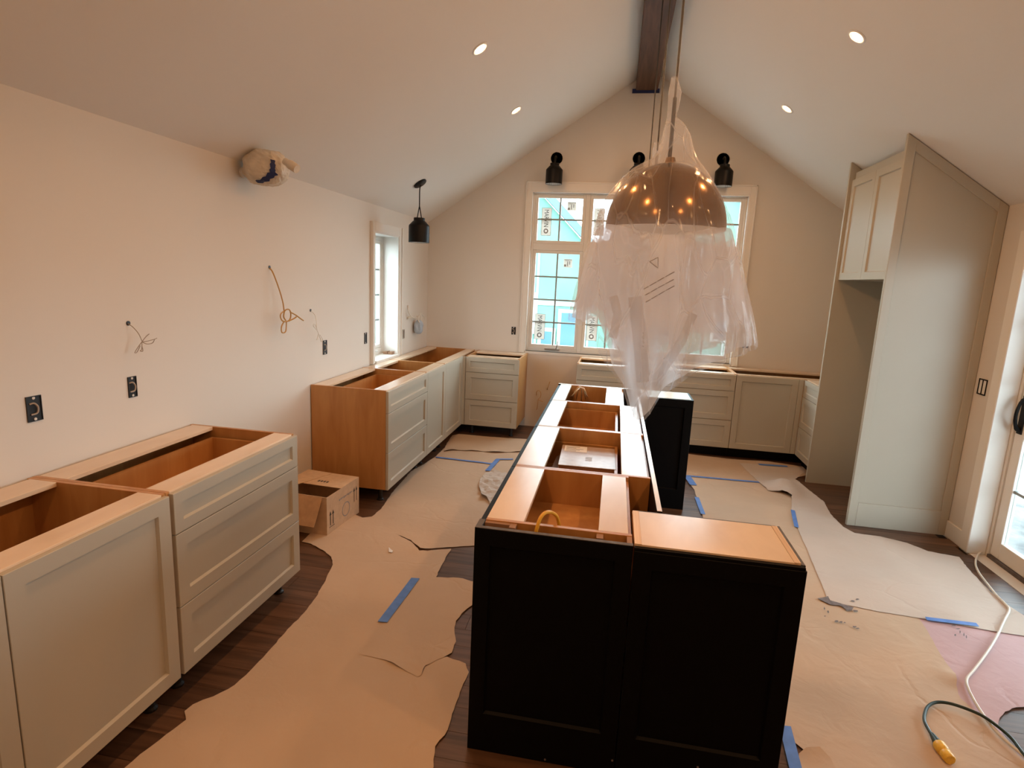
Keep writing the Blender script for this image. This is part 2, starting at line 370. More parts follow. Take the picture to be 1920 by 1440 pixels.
# ---- windows
def sash(win, ax_o, w0, w1, z0, z1, cols, rows, depth, along, crank=False):
    """sash in plane: along = 'x' (end wall) or 'y' (side wall); depth = plane coordinate of the interior sash face"""
    def bx(mb, a0, a1, d0, d1, zz0, zz1):
        if along == 'x': mb.box(a0,a1,depth+d0,depth+d1,zz0,zz1)
        else: mb.box(depth-d1,depth-d0,a0,a1,zz0,zz1)
    fr = 0.036; mb = MB()
    bx(mb,w0,w0+fr,0,.045,z0,z1); bx(mb,w1-fr,w1,0,.045,z0,z1); bx(mb,w0+fr,w1-fr,0,.045,z0,z0+fr); bx(mb,w0+fr,w1-fr,0,.045,z1-fr,z1)
    s = mb.build('sash', M['winwhite'], win, bevel=0.003)
    a, b_, c, d = w0+fr, w1-fr, z0+fr, z1-fr
    for i in range(cols):
        for j in range(rows):
            g = MB(); bx(g, a+(b_-a)*i/cols, a+(b_-a)*(i+1)/cols, .020, .026, c+(d-c)*j/rows, c+(d-c)*(j+1)/rows); g.build('pane', M['glass'], s)
    for i in range(1, cols):
        x_ = a+(b_-a)*i/cols; g = MB(); bx(g, x_-.009, x_+.009, .008, .036, c, d); g.build('muntin', M['muntin'], s)
    for j in range(1, rows):
        z_ = c+(d-c)*j/rows; g = MB(); bx(g, a, b_, .010, .034, z_-.009, z_+.009); g.build('muntin', M['muntin'], s)
    return s
win1 = empty('window_1', ((W0+W1)/2, YW+0.1, WZ0), kind='structure'); tag(win1, 'wide divided-light window in the gable wall')
def unparent_offset(root):   # children are built in world coordinates
    inv = Matrix.Translation(-Vector(root.location)) if not root.rotation_euler.z else (Matrix.Translation(root.location) @ Matrix.Rotation(root.rotation_euler.z, 4, 'Z')).inverted()
    for c in root.children:
        c.matrix_parent_inverse = inv
FD = YW + 0.055
colsx = [(1.232, 1.803), (1.848, 2.860), (2.905, 3.475)]
lightc = [2, 4, 2]
TZ0, TZ1, LZ0, LZ1 = 2.132, 2.668, 0.945, 2.06
b = MB()
b.box(W0+.012,1.232,FD-.008,FD+.06,WZ0,WZ1-.012).box(3.475,W1-.012,FD-.008,FD+.06,WZ0,WZ1-.012)
b.box(1.803,1.848,FD-.008,FD+.06,WZ0,WZ1-.012).box(2.860,2.905,FD-.008,FD+.06,WZ0,WZ1-.012)
for (x0,x1) in colsx:
    b.box(x0,x1,FD-.008,FD+.06,WZ0,LZ0).box(x0,x1,FD-.008,FD+.06,LZ1,TZ0).box(x0,x1,FD-.008,FD+.06,TZ1,WZ1-.012)
b.build('window_frame', M['winwhite'], win1, bevel=0.003)
for (x0,x1),cn in zip(colsx, lightc):
    sash(win1, None, x0, x1, TZ0, TZ1, cn, 2, FD, 'x'); sash(win1, None, x0, x1, LZ0, LZ1, cn, 4, FD, 'x')
b = MB().box(1.43,1.60,FD-.03,FD-.008,LZ0-.022,LZ0-.002).tube([(1.56,FD-.025,LZ0-.01),(1.575,FD-.04,LZ0+.04),(1.578,FD-.035,LZ0+.09)],.007)
b.build('crank_handle', M['chrome'], win1, bevel=0.002)
unparent_offset(win1)
win2 = empty('window_2', (-0.15, (SY0+SY1)/2, SZ0), kind='structure'); tag(win2, 'narrow divided-light casement window in the long wall')
b = MB(); fx = -0.15
b.box(fx-.05,fx,SY0,SY0+.05,SZ0,SZ1).box(fx-.05,fx,SY1-.05,SY1,SZ0,SZ1).box(fx-.05,fx,SY0+.05,SY1-.05,SZ0,SZ0+.07).box(fx-.05,fx,SY0+.05,SY1-.05,SZ1-.05,SZ1)
b.build('window_frame', M['winwhite'], win2, bevel=0.003)
sash(win2, None, SY0+.05, SY1-.05, SZ0+.07, SZ1-.05, 2, 4, fx-.004, 'y')
MB().box(fx,fx+.02,4.40,4.50,SZ0+.03,SZ0+.05).tube([(fx+.02,4.42,SZ0+.045),(fx+.05,4.45,SZ0+.06),(fx+.05,4.50,SZ0+.055)],.006).build('crank_handle', M['chrome'], win2)
unparent_offset(win2)
# ---- sliding glass door
door = empty('door_1', (4.86,(DY0+DY1)/2,0), kind='structure'); tag(door, 'white sliding glass door with divided lights')
b = MB(); b.box(4.84,4.93,DY1-.028,DY1,0,DZ).box(4.84,4.93,DY0,DY0+.028,0,DZ).box(4.84,4.93,DY0+.028,DY1-.028,DZ-.03,DZ)
b.build('door_frame', M['winwhite'], door, bevel=.002)
MB().box(4.835,4.94,DY0+.028,DY1-.028,0,.022).build('sill_track', M['blackraw'], door)
def slider(y0, y1, x0, handle):
    st = 0.085; s = MB().box(x0,x0+.04,y0,y0+st,.024,DZ-.032).box(x0,x0+.04,y1-st,y1,.024,DZ-.032).box(x0,x0+.04,y0+st,y1-st,.024,.135).box(x0,x0+.04,y0+st,y1-st,DZ-.12,DZ-.032).build('sliding_panel', M['trim'], door, bevel=.003)
    a, b_, c, d = y0+st, y1-st, .135, DZ-.12
    for i in range(2):
        for j in range(5):
            MB().box(x0+.018,x0+.024,a+(b_-a)*i/2,a+(b_-a)*(i+1)/2,c+(d-c)*j/5,c+(d-c)*(j+1)/5).build('pane', M['glass'], s)
    MB().box(x0+.008,x0+.034,(a+b_)/2-.009,(a+b_)/2+.009,c,d).build('muntin', M['muntin'], s)
    for j in range(1,5): MB().box(x0+.009,x0+.033,a,b_,c+(d-c)*j/5-.009,c+(d-c)*j/5+.009).build('muntin', M['muntin'], s)
    if handle:
        hy = y1-st/2
        MB().box(x0-.008,x0,hy-.022,hy+.022,.88,1.13).tube([(x0-.004,hy,.90),(x0-.03,hy,.925),(x0-.047,hy-.006,1.0),(x0-.03,hy,1.085),(x0-.004,hy,1.11)],[.014,.011,.010,.010,.014]).build('door_handle', M['blackmetal'], s, smooth=True)
slider(2.36, DY1-.03, 4.85, True); slider(DY0+.03, 2.44, 4.892, False)
unparent_offset(door)
b = MB()
b.box(XW-.018,XW,DY1,DY1+.09,0,DZ+.09).box(XW-.018,XW,DY0-.09,DY0,0,DZ+.09).box(XW-.018,XW,DY0,DY1,DZ,DZ+.09)
b.box(XW-.018,XW+.10,DY1-.006,DY1+.001,0,DZ)
struct(b.build('trim_5', M['trim'], bevel=.004), 'white casing around the glass door')
b = MB().box(XW-.014,XW,DY1+.09,3.604,0,.12).box(XW-.014,XW,YN,DY0-.09,0,.12)
struct(b.build('baseboard_right', M['trim'], bevel=.003), 'white baseboard beside the glass door')
# ================================================================== CABINETS
# local frame: x along the front, y into the cabinet, z up
def shaker(name, parent, x0, x1, z0, z1, m, y=0.0, th=0.02, rail=0.057, rec=0.011, brail=None, trail=None):
    r = rail; br = brail or r; tr = trail or r; e = 0.006
    a, b_, c, d = x0+r, x1-r, z0+br, z1-tr
    mb = MB(); V = mb.v
    def ring(ax0, ax1, az0, az1, yy):
        i = len(V); V.extend([(ax0,yy,az0),(ax1,yy,az0),(ax1,yy,az1),(ax0,yy,az1)]); return [i,i+1,i+2,i+3]
    k = 0.0015
    r0 = ring(x0,x1,z0,z1,y+th); r1 = ring(x0,x1,z0,z1,y+k); r2 = ring(x0+k,x1-k,z0+k,z1-k,y); r3 = ring(a,b_,c,d,y); r4 = ring(a+e,b_-e,c+e,d-e,y+rec)
    r5 = ring(a+e,b_-e,c+e,d-e,y+th)
    for A, B in ((r0,r1),(r1,r2),(r2,r3),(r3,r4),(r4,r5),(r5,r0)):
        for q in range(4): mb.f.append((A[q],A[(q+1)%4],B[(q+1)%4],B[q]))
    o = mb.build(name, m, parent)
    p = MB().box(a+e,b_-e,y+rec+.0006,y+th-.002,c+e,d-e).build('center_panel', m, o)
    return o
def drawer_box(parent, w, d, z0, z1, x0=0.035, dy=0.14):
    o = MB().box(x0,w-x0,.045,d-dy,z0,z0+.010).box(x0,x0+.015,.045,d-dy,z0+.010,z1).box(w-x0-.015,w-x0,.045,d-dy,z0+.010,z1).box(x0+.015,w-x0-.015,d-dy-.015,d-dy,z0+.010,z1).box(x0+.015,w-x0-.015,.045,.06,z0+.010,z1).build('drawer_box', M['maple'], parent)
    return o
def cabinet(name, label, loc, rz, w, d, fronts, paint='greige', z0=ZB, z1=ZT, sf=0.10, sb=0.125, drawer=None, shelf=None, cat='cabinet', group=None, legs=True, toe=False, no_left=False, rail_m='maplep', ft=0.02, rail=0.057):
    root = empty(name, loc, rz, label, cat, group)
    t = 0.018; y0 = ft+0.002; m = M['maple']
    for k, xx in enumerate((0.0, w-t)):
        MB().box(xx,xx+t,y0,d,z0,z1).build('side_panel', m, root, bevel=.001)
    MB().box(t,w-t,d-.012,d,z0,z1-.02).build('back_panel', m, root)
    MB().box(t,w-t,y0,d-.012,z0,z0+t).build('bottom_panel', m, root)
    MB().box(t,w-t,y0,y0+sf,z1-.018,z1).build('stretcher', M[rail_m], root, bevel=.001)
    MB().box(t,w-t,d-sb,d-.0125,z1-.018,z1).build('stretcher', M[rail_m], root, bevel=.001)
    for (kind, a, b_, c, e) in fronts:
        shaker('door' if kind == 'door' else 'drawer_front', root, a, b_, c, e, M[paint], rail=rail if (e-c) > .2 else rail*.8)
    if drawer: drawer_box(root, w, d, drawer[0], drawer[1])
    if shelf: MB().box(t,w-t,y0+.02,d-.012,shelf,shelf+.018).build('shelf', m, root)
    if legs:
        for xx in (.07, w-.07):
            for yy in (.09, d-.08):
                MB().lathe([(.0,0),(.026,0),(.026,.008),(.017,.014),(.017,z0-.02),(.03,z0-.008),(.03,z0-.0005),(0,z0-.0005)],14,xx,yy,0).build('leg', M['blackpl'], root)
    if toe: MB().box(0,w,.075,.09,0,z0-.0005).build('toe_kick', M['black'], root)
    return root
def dr3(a, b_): return [('drawer',a,b_,.7045,.868),('drawer',a,b_,.4005,.700),('drawer',a,b_,.108,.3955)]
g = .002
RZL, RZR = PI/2, -PI/2
A0 = -0.325
cabinet('base_cabinet', 'greige two-door base cabinet with open top, next to the wide three-drawer cabinet', (XF,A0,0), RZL, 0.895-A0-.001, .615, [('door',g,.283-A0,.108,.868),('door',.287-A0,.889-A0,.108,.868)], sb=.135)
MB_f = MB().box(0,.011,.0,.02,.108,.868)
cabinet('base_cabinet', 'greige three-drawer base cabinet with open top standing nearest the cardboard box', (XF,.896,0), RZL, .880, .615, [('drawer',.012,.878,.704,.868),('drawer',.012,.878,.400,.700),('drawer',.012,.878,.108,.396)], drawer=(.70,.825), sb=.135)
cabinet('base_cabinet', 'greige three-drawer base cabinet with bare maple side panel, standing at the cardboard box', (XF,3.014,0), RZL, .914, .615, dr3(g,.905), drawer=(.70,.83))
cabinet('base_cabinet', 'greige single-door base cabinet under the narrow side window', (XF,3.929,0), RZL, .560, .615, [('door',-.006,.545,.108,.868)], shelf=.45)
cabinet('corner_cabinet', 'greige single-door corner base cabinet between side window and gable wall', (XF,4.490,0), RZL, YW-4.490-.002, .615, [('door',-.012,.605,.108,.868)], shelf=.40)
fl_ = MB().box(XF-.02,XF,5.098,YE,ZB,.868).box(XF,.648,YE+.0,YE+.02,ZB,.868).build('corner_filler', M['greige']); tag(fl_, 'narrow greige filler strip in the corner between door and drawers', 'filler')
cabinet('base_cabinet', 'greige three-drawer cabinet with a bare side beside the dishwasher gap', (.651,YE,0), 0, .589, .602, dr3(g,.587), drawer=(.70,.83), sb=.2)
cabinet('base_cabinet', 'greige wide drawer cabinet under the wide window beside the dishwasher gap', (1.857,YE,0), 0, .980, .602, dr3(g,.978), drawer=(.70,.83), toe=True, legs=False)
cabinet('base_cabinet', 'greige drawer cabinet under the wide window, next to the corner door', (2.838,YE,0), 0, .622, .602, dr3(g,.620), drawer=(.70,.83), toe=True, legs=False, sb=.2)
cabinet('corner_cabinet', 'greige single-door corner cabinet between wide window and fridge surround', (3.461,YE,0), 0, XW-3.461-.002, .602, [('door',g,.592,.108,.868)], toe=True, legs=False, sf=.06, sb=.16)
fl_ = MB().box(4.055,4.098,YE,YE+.02,ZB,.868).build('corner_filler', M['greige']); tag(fl_, 'narrow greige filler strip beside the corner door', 'filler')
cabinet('base_cabinet', 'greige narrow drawer cabinet tucked behind the fridge surround panel', (4.10,YE-.004,0), RZR, YE-.004-4.602, .636, dr3(g,YE-.006-4.602), drawer=(.70,.83), toe=True, legs=False)
# ---- fridge surround
PX = 4.057
def panel_poly(name, y0, y1, label, framed):
    root = empty(name, (PX,(y0+y1)/2,0), 0, label, 'panel')
    xb = XW-.003; e = .004
    top = lambda x: zc(x)-.006
    yb = y0+.011 if framed else y0
    MB().prism([(PX,0),(xb,0),(xb,top(xb)),(PX,top(PX))], 1, yb, y1).build('core_board', M['greige'], root)
    if framed:
        s = .058
        MB().prism([(PX,0),(PX+s,0),(PX+s,top(PX+s)),(PX,top(PX))],1,y0,yb).build('stile', M['greige'], root, bevel=.002)
        MB().prism([(xb-s,0),(xb,0),(xb,top(xb)),(xb-s,top(xb-s))],1,y0,yb).build('stile', M['greige'], root, bevel=.002)
        MB().prism([(PX+s,0),(xb-s,0),(xb-s,.185),(PX+s,.185)],1,y0,yb).build('rail', M['greige'], root, bevel=.002)
        MB().prism([(PX+s,top(PX+s)-.075),(xb-s,top(xb-s)-.075),(xb-s,top(xb-s)),(PX+s,top(PX+s))],1,y0,yb).build('rail', M['greige'], root, bevel=.002)
    unparent_offset(root); return root
panel_poly('fridge_panel', 3.605, 3.632, 'tall greige shaker panel reaching the sloped ceiling beside the glass door', True)
panel_poly('fridge_panel', 4.572, 4.598, 'tall plain greige panel between fridge recess and corner drawers', False)
root = empty('wall_cabinet', (4.08,4.570,1.838), RZR, 'greige two-door cabinet hung high between the fridge panels', 'cabinet')
wv = 4.570-3.634
MB().prism([(.022,0),(.655,0),(.655,zc(XW)-1.838-.03),(.022,zc(4.10)-1.838-.06)],0,0,wv).build('carcass', M['greige'], root)
shaker('door', root, .002, wv/2-.001, .0, .822, M['greige']); shaker('door', root, wv/2+.001, wv-.002, .0, .822, M['greige'])
# ================================================================== ISLAND
IX0, IX1 = 1.788, 2.443
def isl(y0, y1, label, depth, fl_kw):
    w = y1-y0
    return cabinet('island_cabinet', label, (IX0,y1,0), RZR, w, depth, [('door',g,w/2-.001,.108,.868),('door',w/2+.001,w-g,.108,.868)] if fl_kw.get('doors') else dr3(g,w-g), paint='black', group=None, legs=False, toe=True, **{k:v for k,v in fl_kw.items() if k!='doors'})
isl(.998,1.628,'open-topped maple island cabinet with a shelf, holding the yellow cable loop end', .535, dict(doors=True, sf=.135, sb=.115, shelf=.70))
isl(1.630,2.398,'open-topped maple island cabinet with the flat brown carton inside', .632, dict(sf=.13, sb=.128, drawer=(.66,.80)))
isl(2.400,3.168,'open-topped maple island cabinet between the carton unit and the cable bundle unit', .632, dict(sf=.11, sb=.128, drawer=(.70,.83)))
isl(3.170,3.838,'open-topped maple island cabinet holding the bundle of tan cables', .535, dict(doors=True, sf=.09, sb=.135, shelf=.45))
o = MB().box(2.4225,IX1,1.250,3.548,0,ZT).build('back_panel', M['black'], bevel=.001); tag(o, 'long black panel closing the seating side of the island', 'panel')
MB().box(2.4235,IX1-.001,1.252,3.546,ZT,ZT+.0012).build('top_edge', M['maplep'], o)
# near end panel of the island
root = empty('island_end_panel', (IX0,.92,0), 0, 'black shaker end panel on the island with brown corner blocks behind it', 'panel')
shaker('face_panel', root, 0, .5375, 0, ZT, M['black'], rail=.055, brail=.157, trail=.06, rec=.011)
MB().box(.001,.5365,.001,.019,ZT,ZT+.0015).build('top_edge', M['blackraw'], root)
MB().box(0,.02,.0205,.0775,0,ZT).build('side_strip', M['blackraw'], root)
MB().box(.0225,.135,.022,.040,.70,.845).box(.112,.135,.040,.077,.70,.872).box(.0225,.111,.060,.077,.70,.872).build('corner_block', M['carddark'], root)
MB().box(.415,.535,.022,.040,.70,.845).box(.415,.438,.040,.077,.70,.872).box(.5175,.535,.022,.077,.846,.874).build('corner_block', M['carddark'], root)
for xx, zz in ((.292,.013),(.53,.06)):
    MB().lathe([(0,0),(.004,0),(.004,.002),(0,.003)],8).build('screw', M['chrome'], root, xf=Matrix.Translation((xx,0.0,zz)) @ Matrix.Rotation(PI/2,4,'X'))
# near right block
root = empty('island_cabinet', (2.330,.92,0), 0, 'black end cabinet of the island with a solid bare maple top', 'cabinet')
w, d = .534, .326
shaker('face_panel', root, 0, w, 0, .860, M['black'], rail=.06, brail=.160, trail=.06)
MB().box(w-.014,w,.021,d,0,.870).build('side_panel', M['black'], root)
MB().box(w-.013,w-.001,.022,d-.001,.870,.8715).build('top_edge', M['blackraw'], root)
MB().box(0,.014,.021,d,0,.866).build('side_panel', M['maple'], root)
MB().box(.0145,w-.0145,d-.016,d,0,.872).build('back_panel', M['blackraw'], root)
MB().box(.0,w-.004,.004,.0205,.8605,.870).build('top_lip', M['black'], root)
MB().box(.024,w-.0345,.021,d-.017,.858,.876).build('top_board', M['maplep'], root)
MB().box(.0005,.0235,.021,d-.017,.8665,.8775).build('plywood_edge', M['plyedge'], root)
MB().box(w-.034,w-.0145,.021,d-.017,.858,.8775).build('plywood_edge', M['plyedge'], root)
MB().box(.0145,w-.0145,.0215,d-.017,.05,.07).build('bottom_panel', M['maple'], root)
MB().lathe([(0,0),(.004,0),(.004,.002),(0,.003)],8).build('screw', M['chrome'], root, xf=Matrix.Translation((.277,0.0,.095)) @ Matrix.Rotation(PI/2,4,'X'))
# far right block
root = empty('island_cabinet', (2.445,3.550,0), 0, 'black far block of the island facing the end window, with a glossy top', 'cabinet')
w, d = .402, .315
shaker('face_panel', root, 0, w, 0, ZT, M['black'], rail=.06, brail=.16)
MB().box(w-.016,w,.0205,d,0,ZT).build('side_panel', M['black'], root); MB().box(0,.016,.0205,d,0,ZT).build('side_panel', M['black'], root)
MB().box(.0165,w-.0165,d-.016,d,0,ZT).build('back_panel', M['black'], root)
MB().box(.0165,w-.0165,.0205,d-.0165,ZT-.018,ZT+.002).build('top_board', M['maplep'], root)
o = MB().box(IX0,2.4445,3.840,3.865,0,ZT).build('island_end_panel', M['black'], bevel=.001); tag(o, 'black end panel of the island facing the wide window', 'panel')
MB().box(IX0+.001,2.4435,3.841,3.864,ZT,ZT+.0012).build('top_edge', M['maplep'], o)
# ================================================================== FLOOR PROTECTION
def hz(x, y):
    return 0.0042 + 0.0032*noise.noise(Vector((x*2.1,y*2.1,1.3))) + 0.0012*noise.noise(Vector((x*7,y*7,4.1)))
def sheet(name, label, px, layer, m, jit=0.006, lifts=(), step=0.05, world=False, cat='floor paper', crumple=0.0):
    pts = [Vector(p) for p in px] if world else [fl(*p) for p in px]
    P = []
    n = len(pts); rr = random.Random(len(label))
    for k in range(n):
        a, b_ = pts[k], pts[(k+1) % n]; L = (b_-a).length; q = max(1, int(L/0.025))
        nrm = Vector((-(b_-a).y, (b_-a).x, 0)).normalized() if L > 1e-6 else Vector((0,0,0))
        for t in range(q):
            p = a.lerp(b_, t/q)
            if 0 < t: p = p + nrm*(jit*noise.noise(Vector((p.x*22,p.y*22,layer*3.0)))+jit*.6*noise.noise(Vector((p.x*70,p.y*70,layer*5.0))))
            P.append((p.x, p.y))
    nb = len(P); edges = [(k, (k+1) % nb) for k in range(nb)]
    xs = [p[0] for p in P]; ys = [p[1] for p in P]
    def inside(x, y):
        c = False
        for k in range(nb):
            x1, y1 = P[k]; x2, y2 = P[k-1]
            if (y1 > y) != (y2 > y) and x < (x2-x1)*(y-y1)/(y2-y1)+x1: c = not c
        return c
    st = step; pin = []
    yy = min(ys)+st/2
    while yy < max(ys):
        xx = min(xs)+st/2
        while xx < max(xs):
            X, Y = xx+rr.uniform(-.2,.2)*st, yy+rr.uniform(-.2,.2)*st
            if inside(X, Y) and min((X-p[0])**2+(Y-p[1])**2 for p in P) > (st*.35)**2: pin.append((X, Y))
            xx += st
        yy += st
    V2 = [Vector(p) for p in P+pin]
    v, e, f, _, _, _ = delaunay_2d_cdt(V2, edges, [], 1, 1e-6)
    vs = []
    for q in v:
        z = hz(q.x, q.y) + 0.0016*layer
        for (lx, ly, rad, h) in lifts:
            dd = ((q.x-lx)**2+(q.y-ly)**2)/(rad*rad); z += h*math.exp(-dd)
        if crumple: z += abs(noise.noise(Vector((q.x*8,q.y*8,2))))*crumple*1.7 + abs(noise.noise(Vector((q.x*17,q.y*17,7))))*crumple*.5
        vs.append((q.x, q.y, z))
    me = bpy.data.meshes.new(name); me.from_pydata(vs, [], [tuple(t) for t in f]); me.update()
    bm = bmesh.new(); bm.from_mesh(me); bmesh.ops.recalc_face_normals(bm, faces=bm.faces)
    if sum(fc.normal.z for fc in bm.faces) < 0: bmesh.ops.reverse_faces(bm, faces=bm.faces)
    bm.to_mesh(me); bm.free()
    for p in me.polygons: p.use_smooth = not crumple
    me.materials.append(m)
    o = bpy.data.objects.new(name, me); COL.objects.link(o)
    return tag(o, label, cat)
def lift(px, py, rad, h): p = fl(px, py); return (p.x, p.y, rad, h)
# long sheet in the aisle between the wall cabinets and the island
sheet('kraft_paper_sheet', 'long kraft paper sheet lying in the aisle beside the island, ripped near the middle',
      [(566,1017),(583,1021),(605,1033),(621,1046),(624,1061),(612,1086),(596,1117),(571,1150),(545,1176),(500,1226),(470,1258),(440,1286),(400,1308),(362,1323),(346,1336),(349,1352),(336,1362),(300,1390),(262,1418),(222,1452),(150,1540),
       (812,1540),(813,1440),(816,1402),(834,1381),(846,1350),(862,1300),(879,1262),(873,1246),(838,1233),(800,1240),(770,1200),(790,1120),(817,1084),(830,1058),(846,1030),
       (786,1035),(771,1017),(741,1002),(771,1014),(788,1031),(840,1027),(893,1024),(925,1000),(960,905),(960,872),(926,870),(816,857),
       (800,868),(770,885),(735,925),(715,955),(697,970),(680,972),(665,966),(655,955),(640,950),(610,975)], 1, M['kraft'],
      lifts=[lift(785,1030,.05,.010), lift(655,957,.06,.02)])
sheet('kraft_paper_sheet', 'overlapping kraft paper sheet beside the island, taped along one edge and torn at the other',
      [(818,1084),(850,1086),(893,1093),(892,1130),(866,1152),(855,1166),(852,1185),(855,1205),(847,1226),(833,1234),(818,1240),(797,1251),(790,1268),(783,1271),(745,1252),(715,1238),(680,1230),(693,1205),(712,1178),(745,1130),(785,1086)], 2, M['kraft'],
      lifts=[lift(860,1090,.04,.008), lift(735,1250,.05,.007), lift(793,1258,.025,.009)])
sheet('kraft_paper_sheet', 'short kraft paper sheet beyond the blue tape line in the cabinet corner aisle',
      [(817,857),(926,870),(975,874),(990,840),(960,830),(850,826),(832,842)], 1, M['kraft'])
sheet('kraft_paper_sheet', 'small curled kraft paper sheet in front of the corner drawers',
      [(832,848),(850,846),(900,848),(930,851),(975,849),(1000,826),(940,822),(860,815),(848,818),(838,832)], 3, M['kraft'],
      lifts=[lift(845,847,.07,.014), lift(885,848,.07,.010), lift(930,851,.08,.016), lift(970,849,.06,.010)])
sheet('crumpled_paper', 'crumpled pale paper scrap lying against the island side',
      [(897,914),(902,900),(910,889),(925,886),(950,890),(960,905),(945,945),(925,955),(912,938),(903,936)], 4, M['kraftpale'], crumple=.034, step=.032)
# right-hand side
sheet('kraft_paper_sheet', 'wide kraft paper sheet lying in front of the tall fridge panel',
      [(1386,870),(1440,873),(1507,879),(1509,887),(1500,893),(1490,902),(1500,912),(1522,925),(1545,943),(1556,965),(1580,990),(1602,1002),(1650,1008),(1700,1020),(1740,1036),(1798,1047),(1812,1066),(1836,1092),(1870,1125),(1900,1145),(2050,1240),(1920,1196),(1820,1180),(1740,1165),(1640,1149),(1560,1132),(1550,1128),(1546,1112),(1520,1050),(1495,992),(1484,962),(1484,935),(1466,927),(1440,922),(1424,907),(1405,889)], 4, M['kraftpale'],
      lifts=[lift(1468,916,.11,.08), lift(1484,930,.08,.05), lift(1500,910,.12,.02)])
sheet('kraft_paper_sheet', 'large tan kraft paper sheet between the island and the pink paper',
      [(1281,893),(1350,897),(1425,904),(1480,925),(1520,1000),(1575,1120),(1660,1145),(1722,1160),(1760,1225),(1790,1270),(1792,1290),(1800,1312),(1840,1345),(1870,1375),(1930,1440),(2010,1540),
       (1560,1540),(1508,1410),(1470,1380),(1400,1250),(1350,1100),(1318,972),(1302,920)], 2, M['kraft'],
      lifts=[lift(1790,1278,.05,.02)])
sheet('kraft_paper_sheet', 'tan kraft paper sheet in front of the corner door beyond the tape line',
      [(1283,892),(1430,905),(1480,900),(1520,890),(1505,876),(1440,866),(1372,862),(1270,850)], 1, M['kraft'])
sheet('pink_paper_sheet', 'pinkish rosin paper sheet by the glass door under the beige cord',
      [(1690,1140),(1780,1160),(1920,1182),(2060,1215),(2100,1330),(1925,1327),(1905,1329),(1884,1337),(1874,1348),(1871,1360),(1880,1378),(1905,1408),(1940,1450),(2000,1540),(1900,1540),(1800,1400),(1740,1300)], 1, M['toned'])
sheet('kraft_paper_scrap', 'torn curled brown paper flap at the foot of the black end cabinet',
      [(1497,1418),(1510,1410),(1535,1412),(1556,1428),(1570,1450),(1575,1500),(1500,1500)], 4, M['kraft'], lifts=[lift(1530,1412,.05,.02)])
sheet('paper_scrap', 'tiny white paper scrap lying on the ripped aisle sheet', [(729,1029),(733,1033),(737,1036),(735,1039),(729,1038)], 5, M['paperlabel'], jit=0, cat='paper scrap')
# stains of grey paint at the seam
sheet('paint_smear', 'grey paint smear on the seam of the paper by the island', [(1532,1126),(1545,1124),(1552,1122),(1556,1130),(1580,1137),(1600,1143),(1596,1149),(1584,1146),(1575,1140),(1556,1138)], 6, M['scuff'], jit=.004, cat='stain')
rs = random.Random(5)
def scuff(label, marks, m):
    mb = MB(); 
    for (px, py, w, h) in marks:
        c = fl(px, py); k = 9; i0 = len(mb.v)
        for t in range(k):
            a = 2*PI*t/k; rr = rs.uniform(.55, 1.0); q = fl(px+w*math.cos(a)*rr, py+h*math.sin(a)*rr); mb.v.append((q.x, q.y, hz(q.x,q.y)+.0016*6+.0006))
        mb.f.append(tuple(range(i0, i0+k)))
    o = mb.build('scuff_mark', m); return tag(o, label, 'stain')
scuff('grey shoe scuffs on the tan paper beside the paint smear', [(1590,1147,7,3),(1603,1150,6,2.5),(1598,1131,5,1.6),(1607,1128,4,1.5),(1568,1169,5,2),(1576,1171,5,2),(1583,1172,3,1.3),(1601,1180,5,2),(1607,1183,4,1.4),(1546,1160,2,1.2),(1545,1146,2,3),(1552,1152,2.4,3)], M['scuff'])
scuff('dark shoe scuffs on the pink paper', [(1787,1178,6,1.4),(1795,1184,5,1.2),(1799,1190,1.4,4),(1806,1195,1.4,4),(1811,1199,1.4,4),(1790,1196,2,3)], M['scuff'])
# tapes
def tape(label, a, b_, w, layer=6):
    A, B = fl(*a), fl(*b_); d = (B-A); L = d.length; d.normalize(); nn = Vector((-d.y, d.x, 0))*w/2
    q = max(2, int(L/.03)); mb = MB(); rr = random.Random(int(a[0]))
    for k in range(q+1):
        p = A.lerp(B, k/q); e = rr.uniform(-.006,.006) if k in (0,q) else 0
        for s_ in (-1, 1):
            Q = p + nn*s_ + d*e*s_; mb.v.append((Q.x, Q.y, hz(Q.x,Q.y)+.0016*layer+.0012))
    for k in range(q): mb.f.append((2*k,2*k+1,2*k+3,2*k+2))
    o = mb.build('painters_tape', M['tape']); so = o.modifiers.new('thickness','SOLIDIFY'); so.thickness = .0003
    return tag(o, label, 'tape')
tape('wide blue tape strip on the aisle paper beside the island front', (717,1170), (779,1087), .048, 4)
tape('long blue tape strip across the aisle near the corner cabinets', (817,859), (925,872), .03, 4)
tape('short blue tape strip turning along the island from the long strip', (914,885), (933,864), .045, 5)
tape('thin blue tape strip ending at the island side', (930,863), (962,863), .03, 4)
tape('long blue tape strip across the paper behind the island block', (1284,894), (1424,906), .035, 4)
tape('short blue tape piece at the foot of the black island block', (1288,895), (1300,912), .06, 5)
tape('blue tape strip along the bare floor behind the maple-topped cabinet', (1306,934), (1318,966), .035, 4)
tape('blue tape strip on the paper seam at the curled sheet', (1486,960), (1493,992), .03, 7)
tape('blue tape strip on the edge of the pink paper', (1735,1165), (1832,1177), .035, 7)
tape('blue tape strip along the foot of the black end cabinet', (1471,1366), (1492,1450), .045, 5)
tape('blue tape strip in front of the corner toe kick', (1422,873), (1476,877), .045, 6)
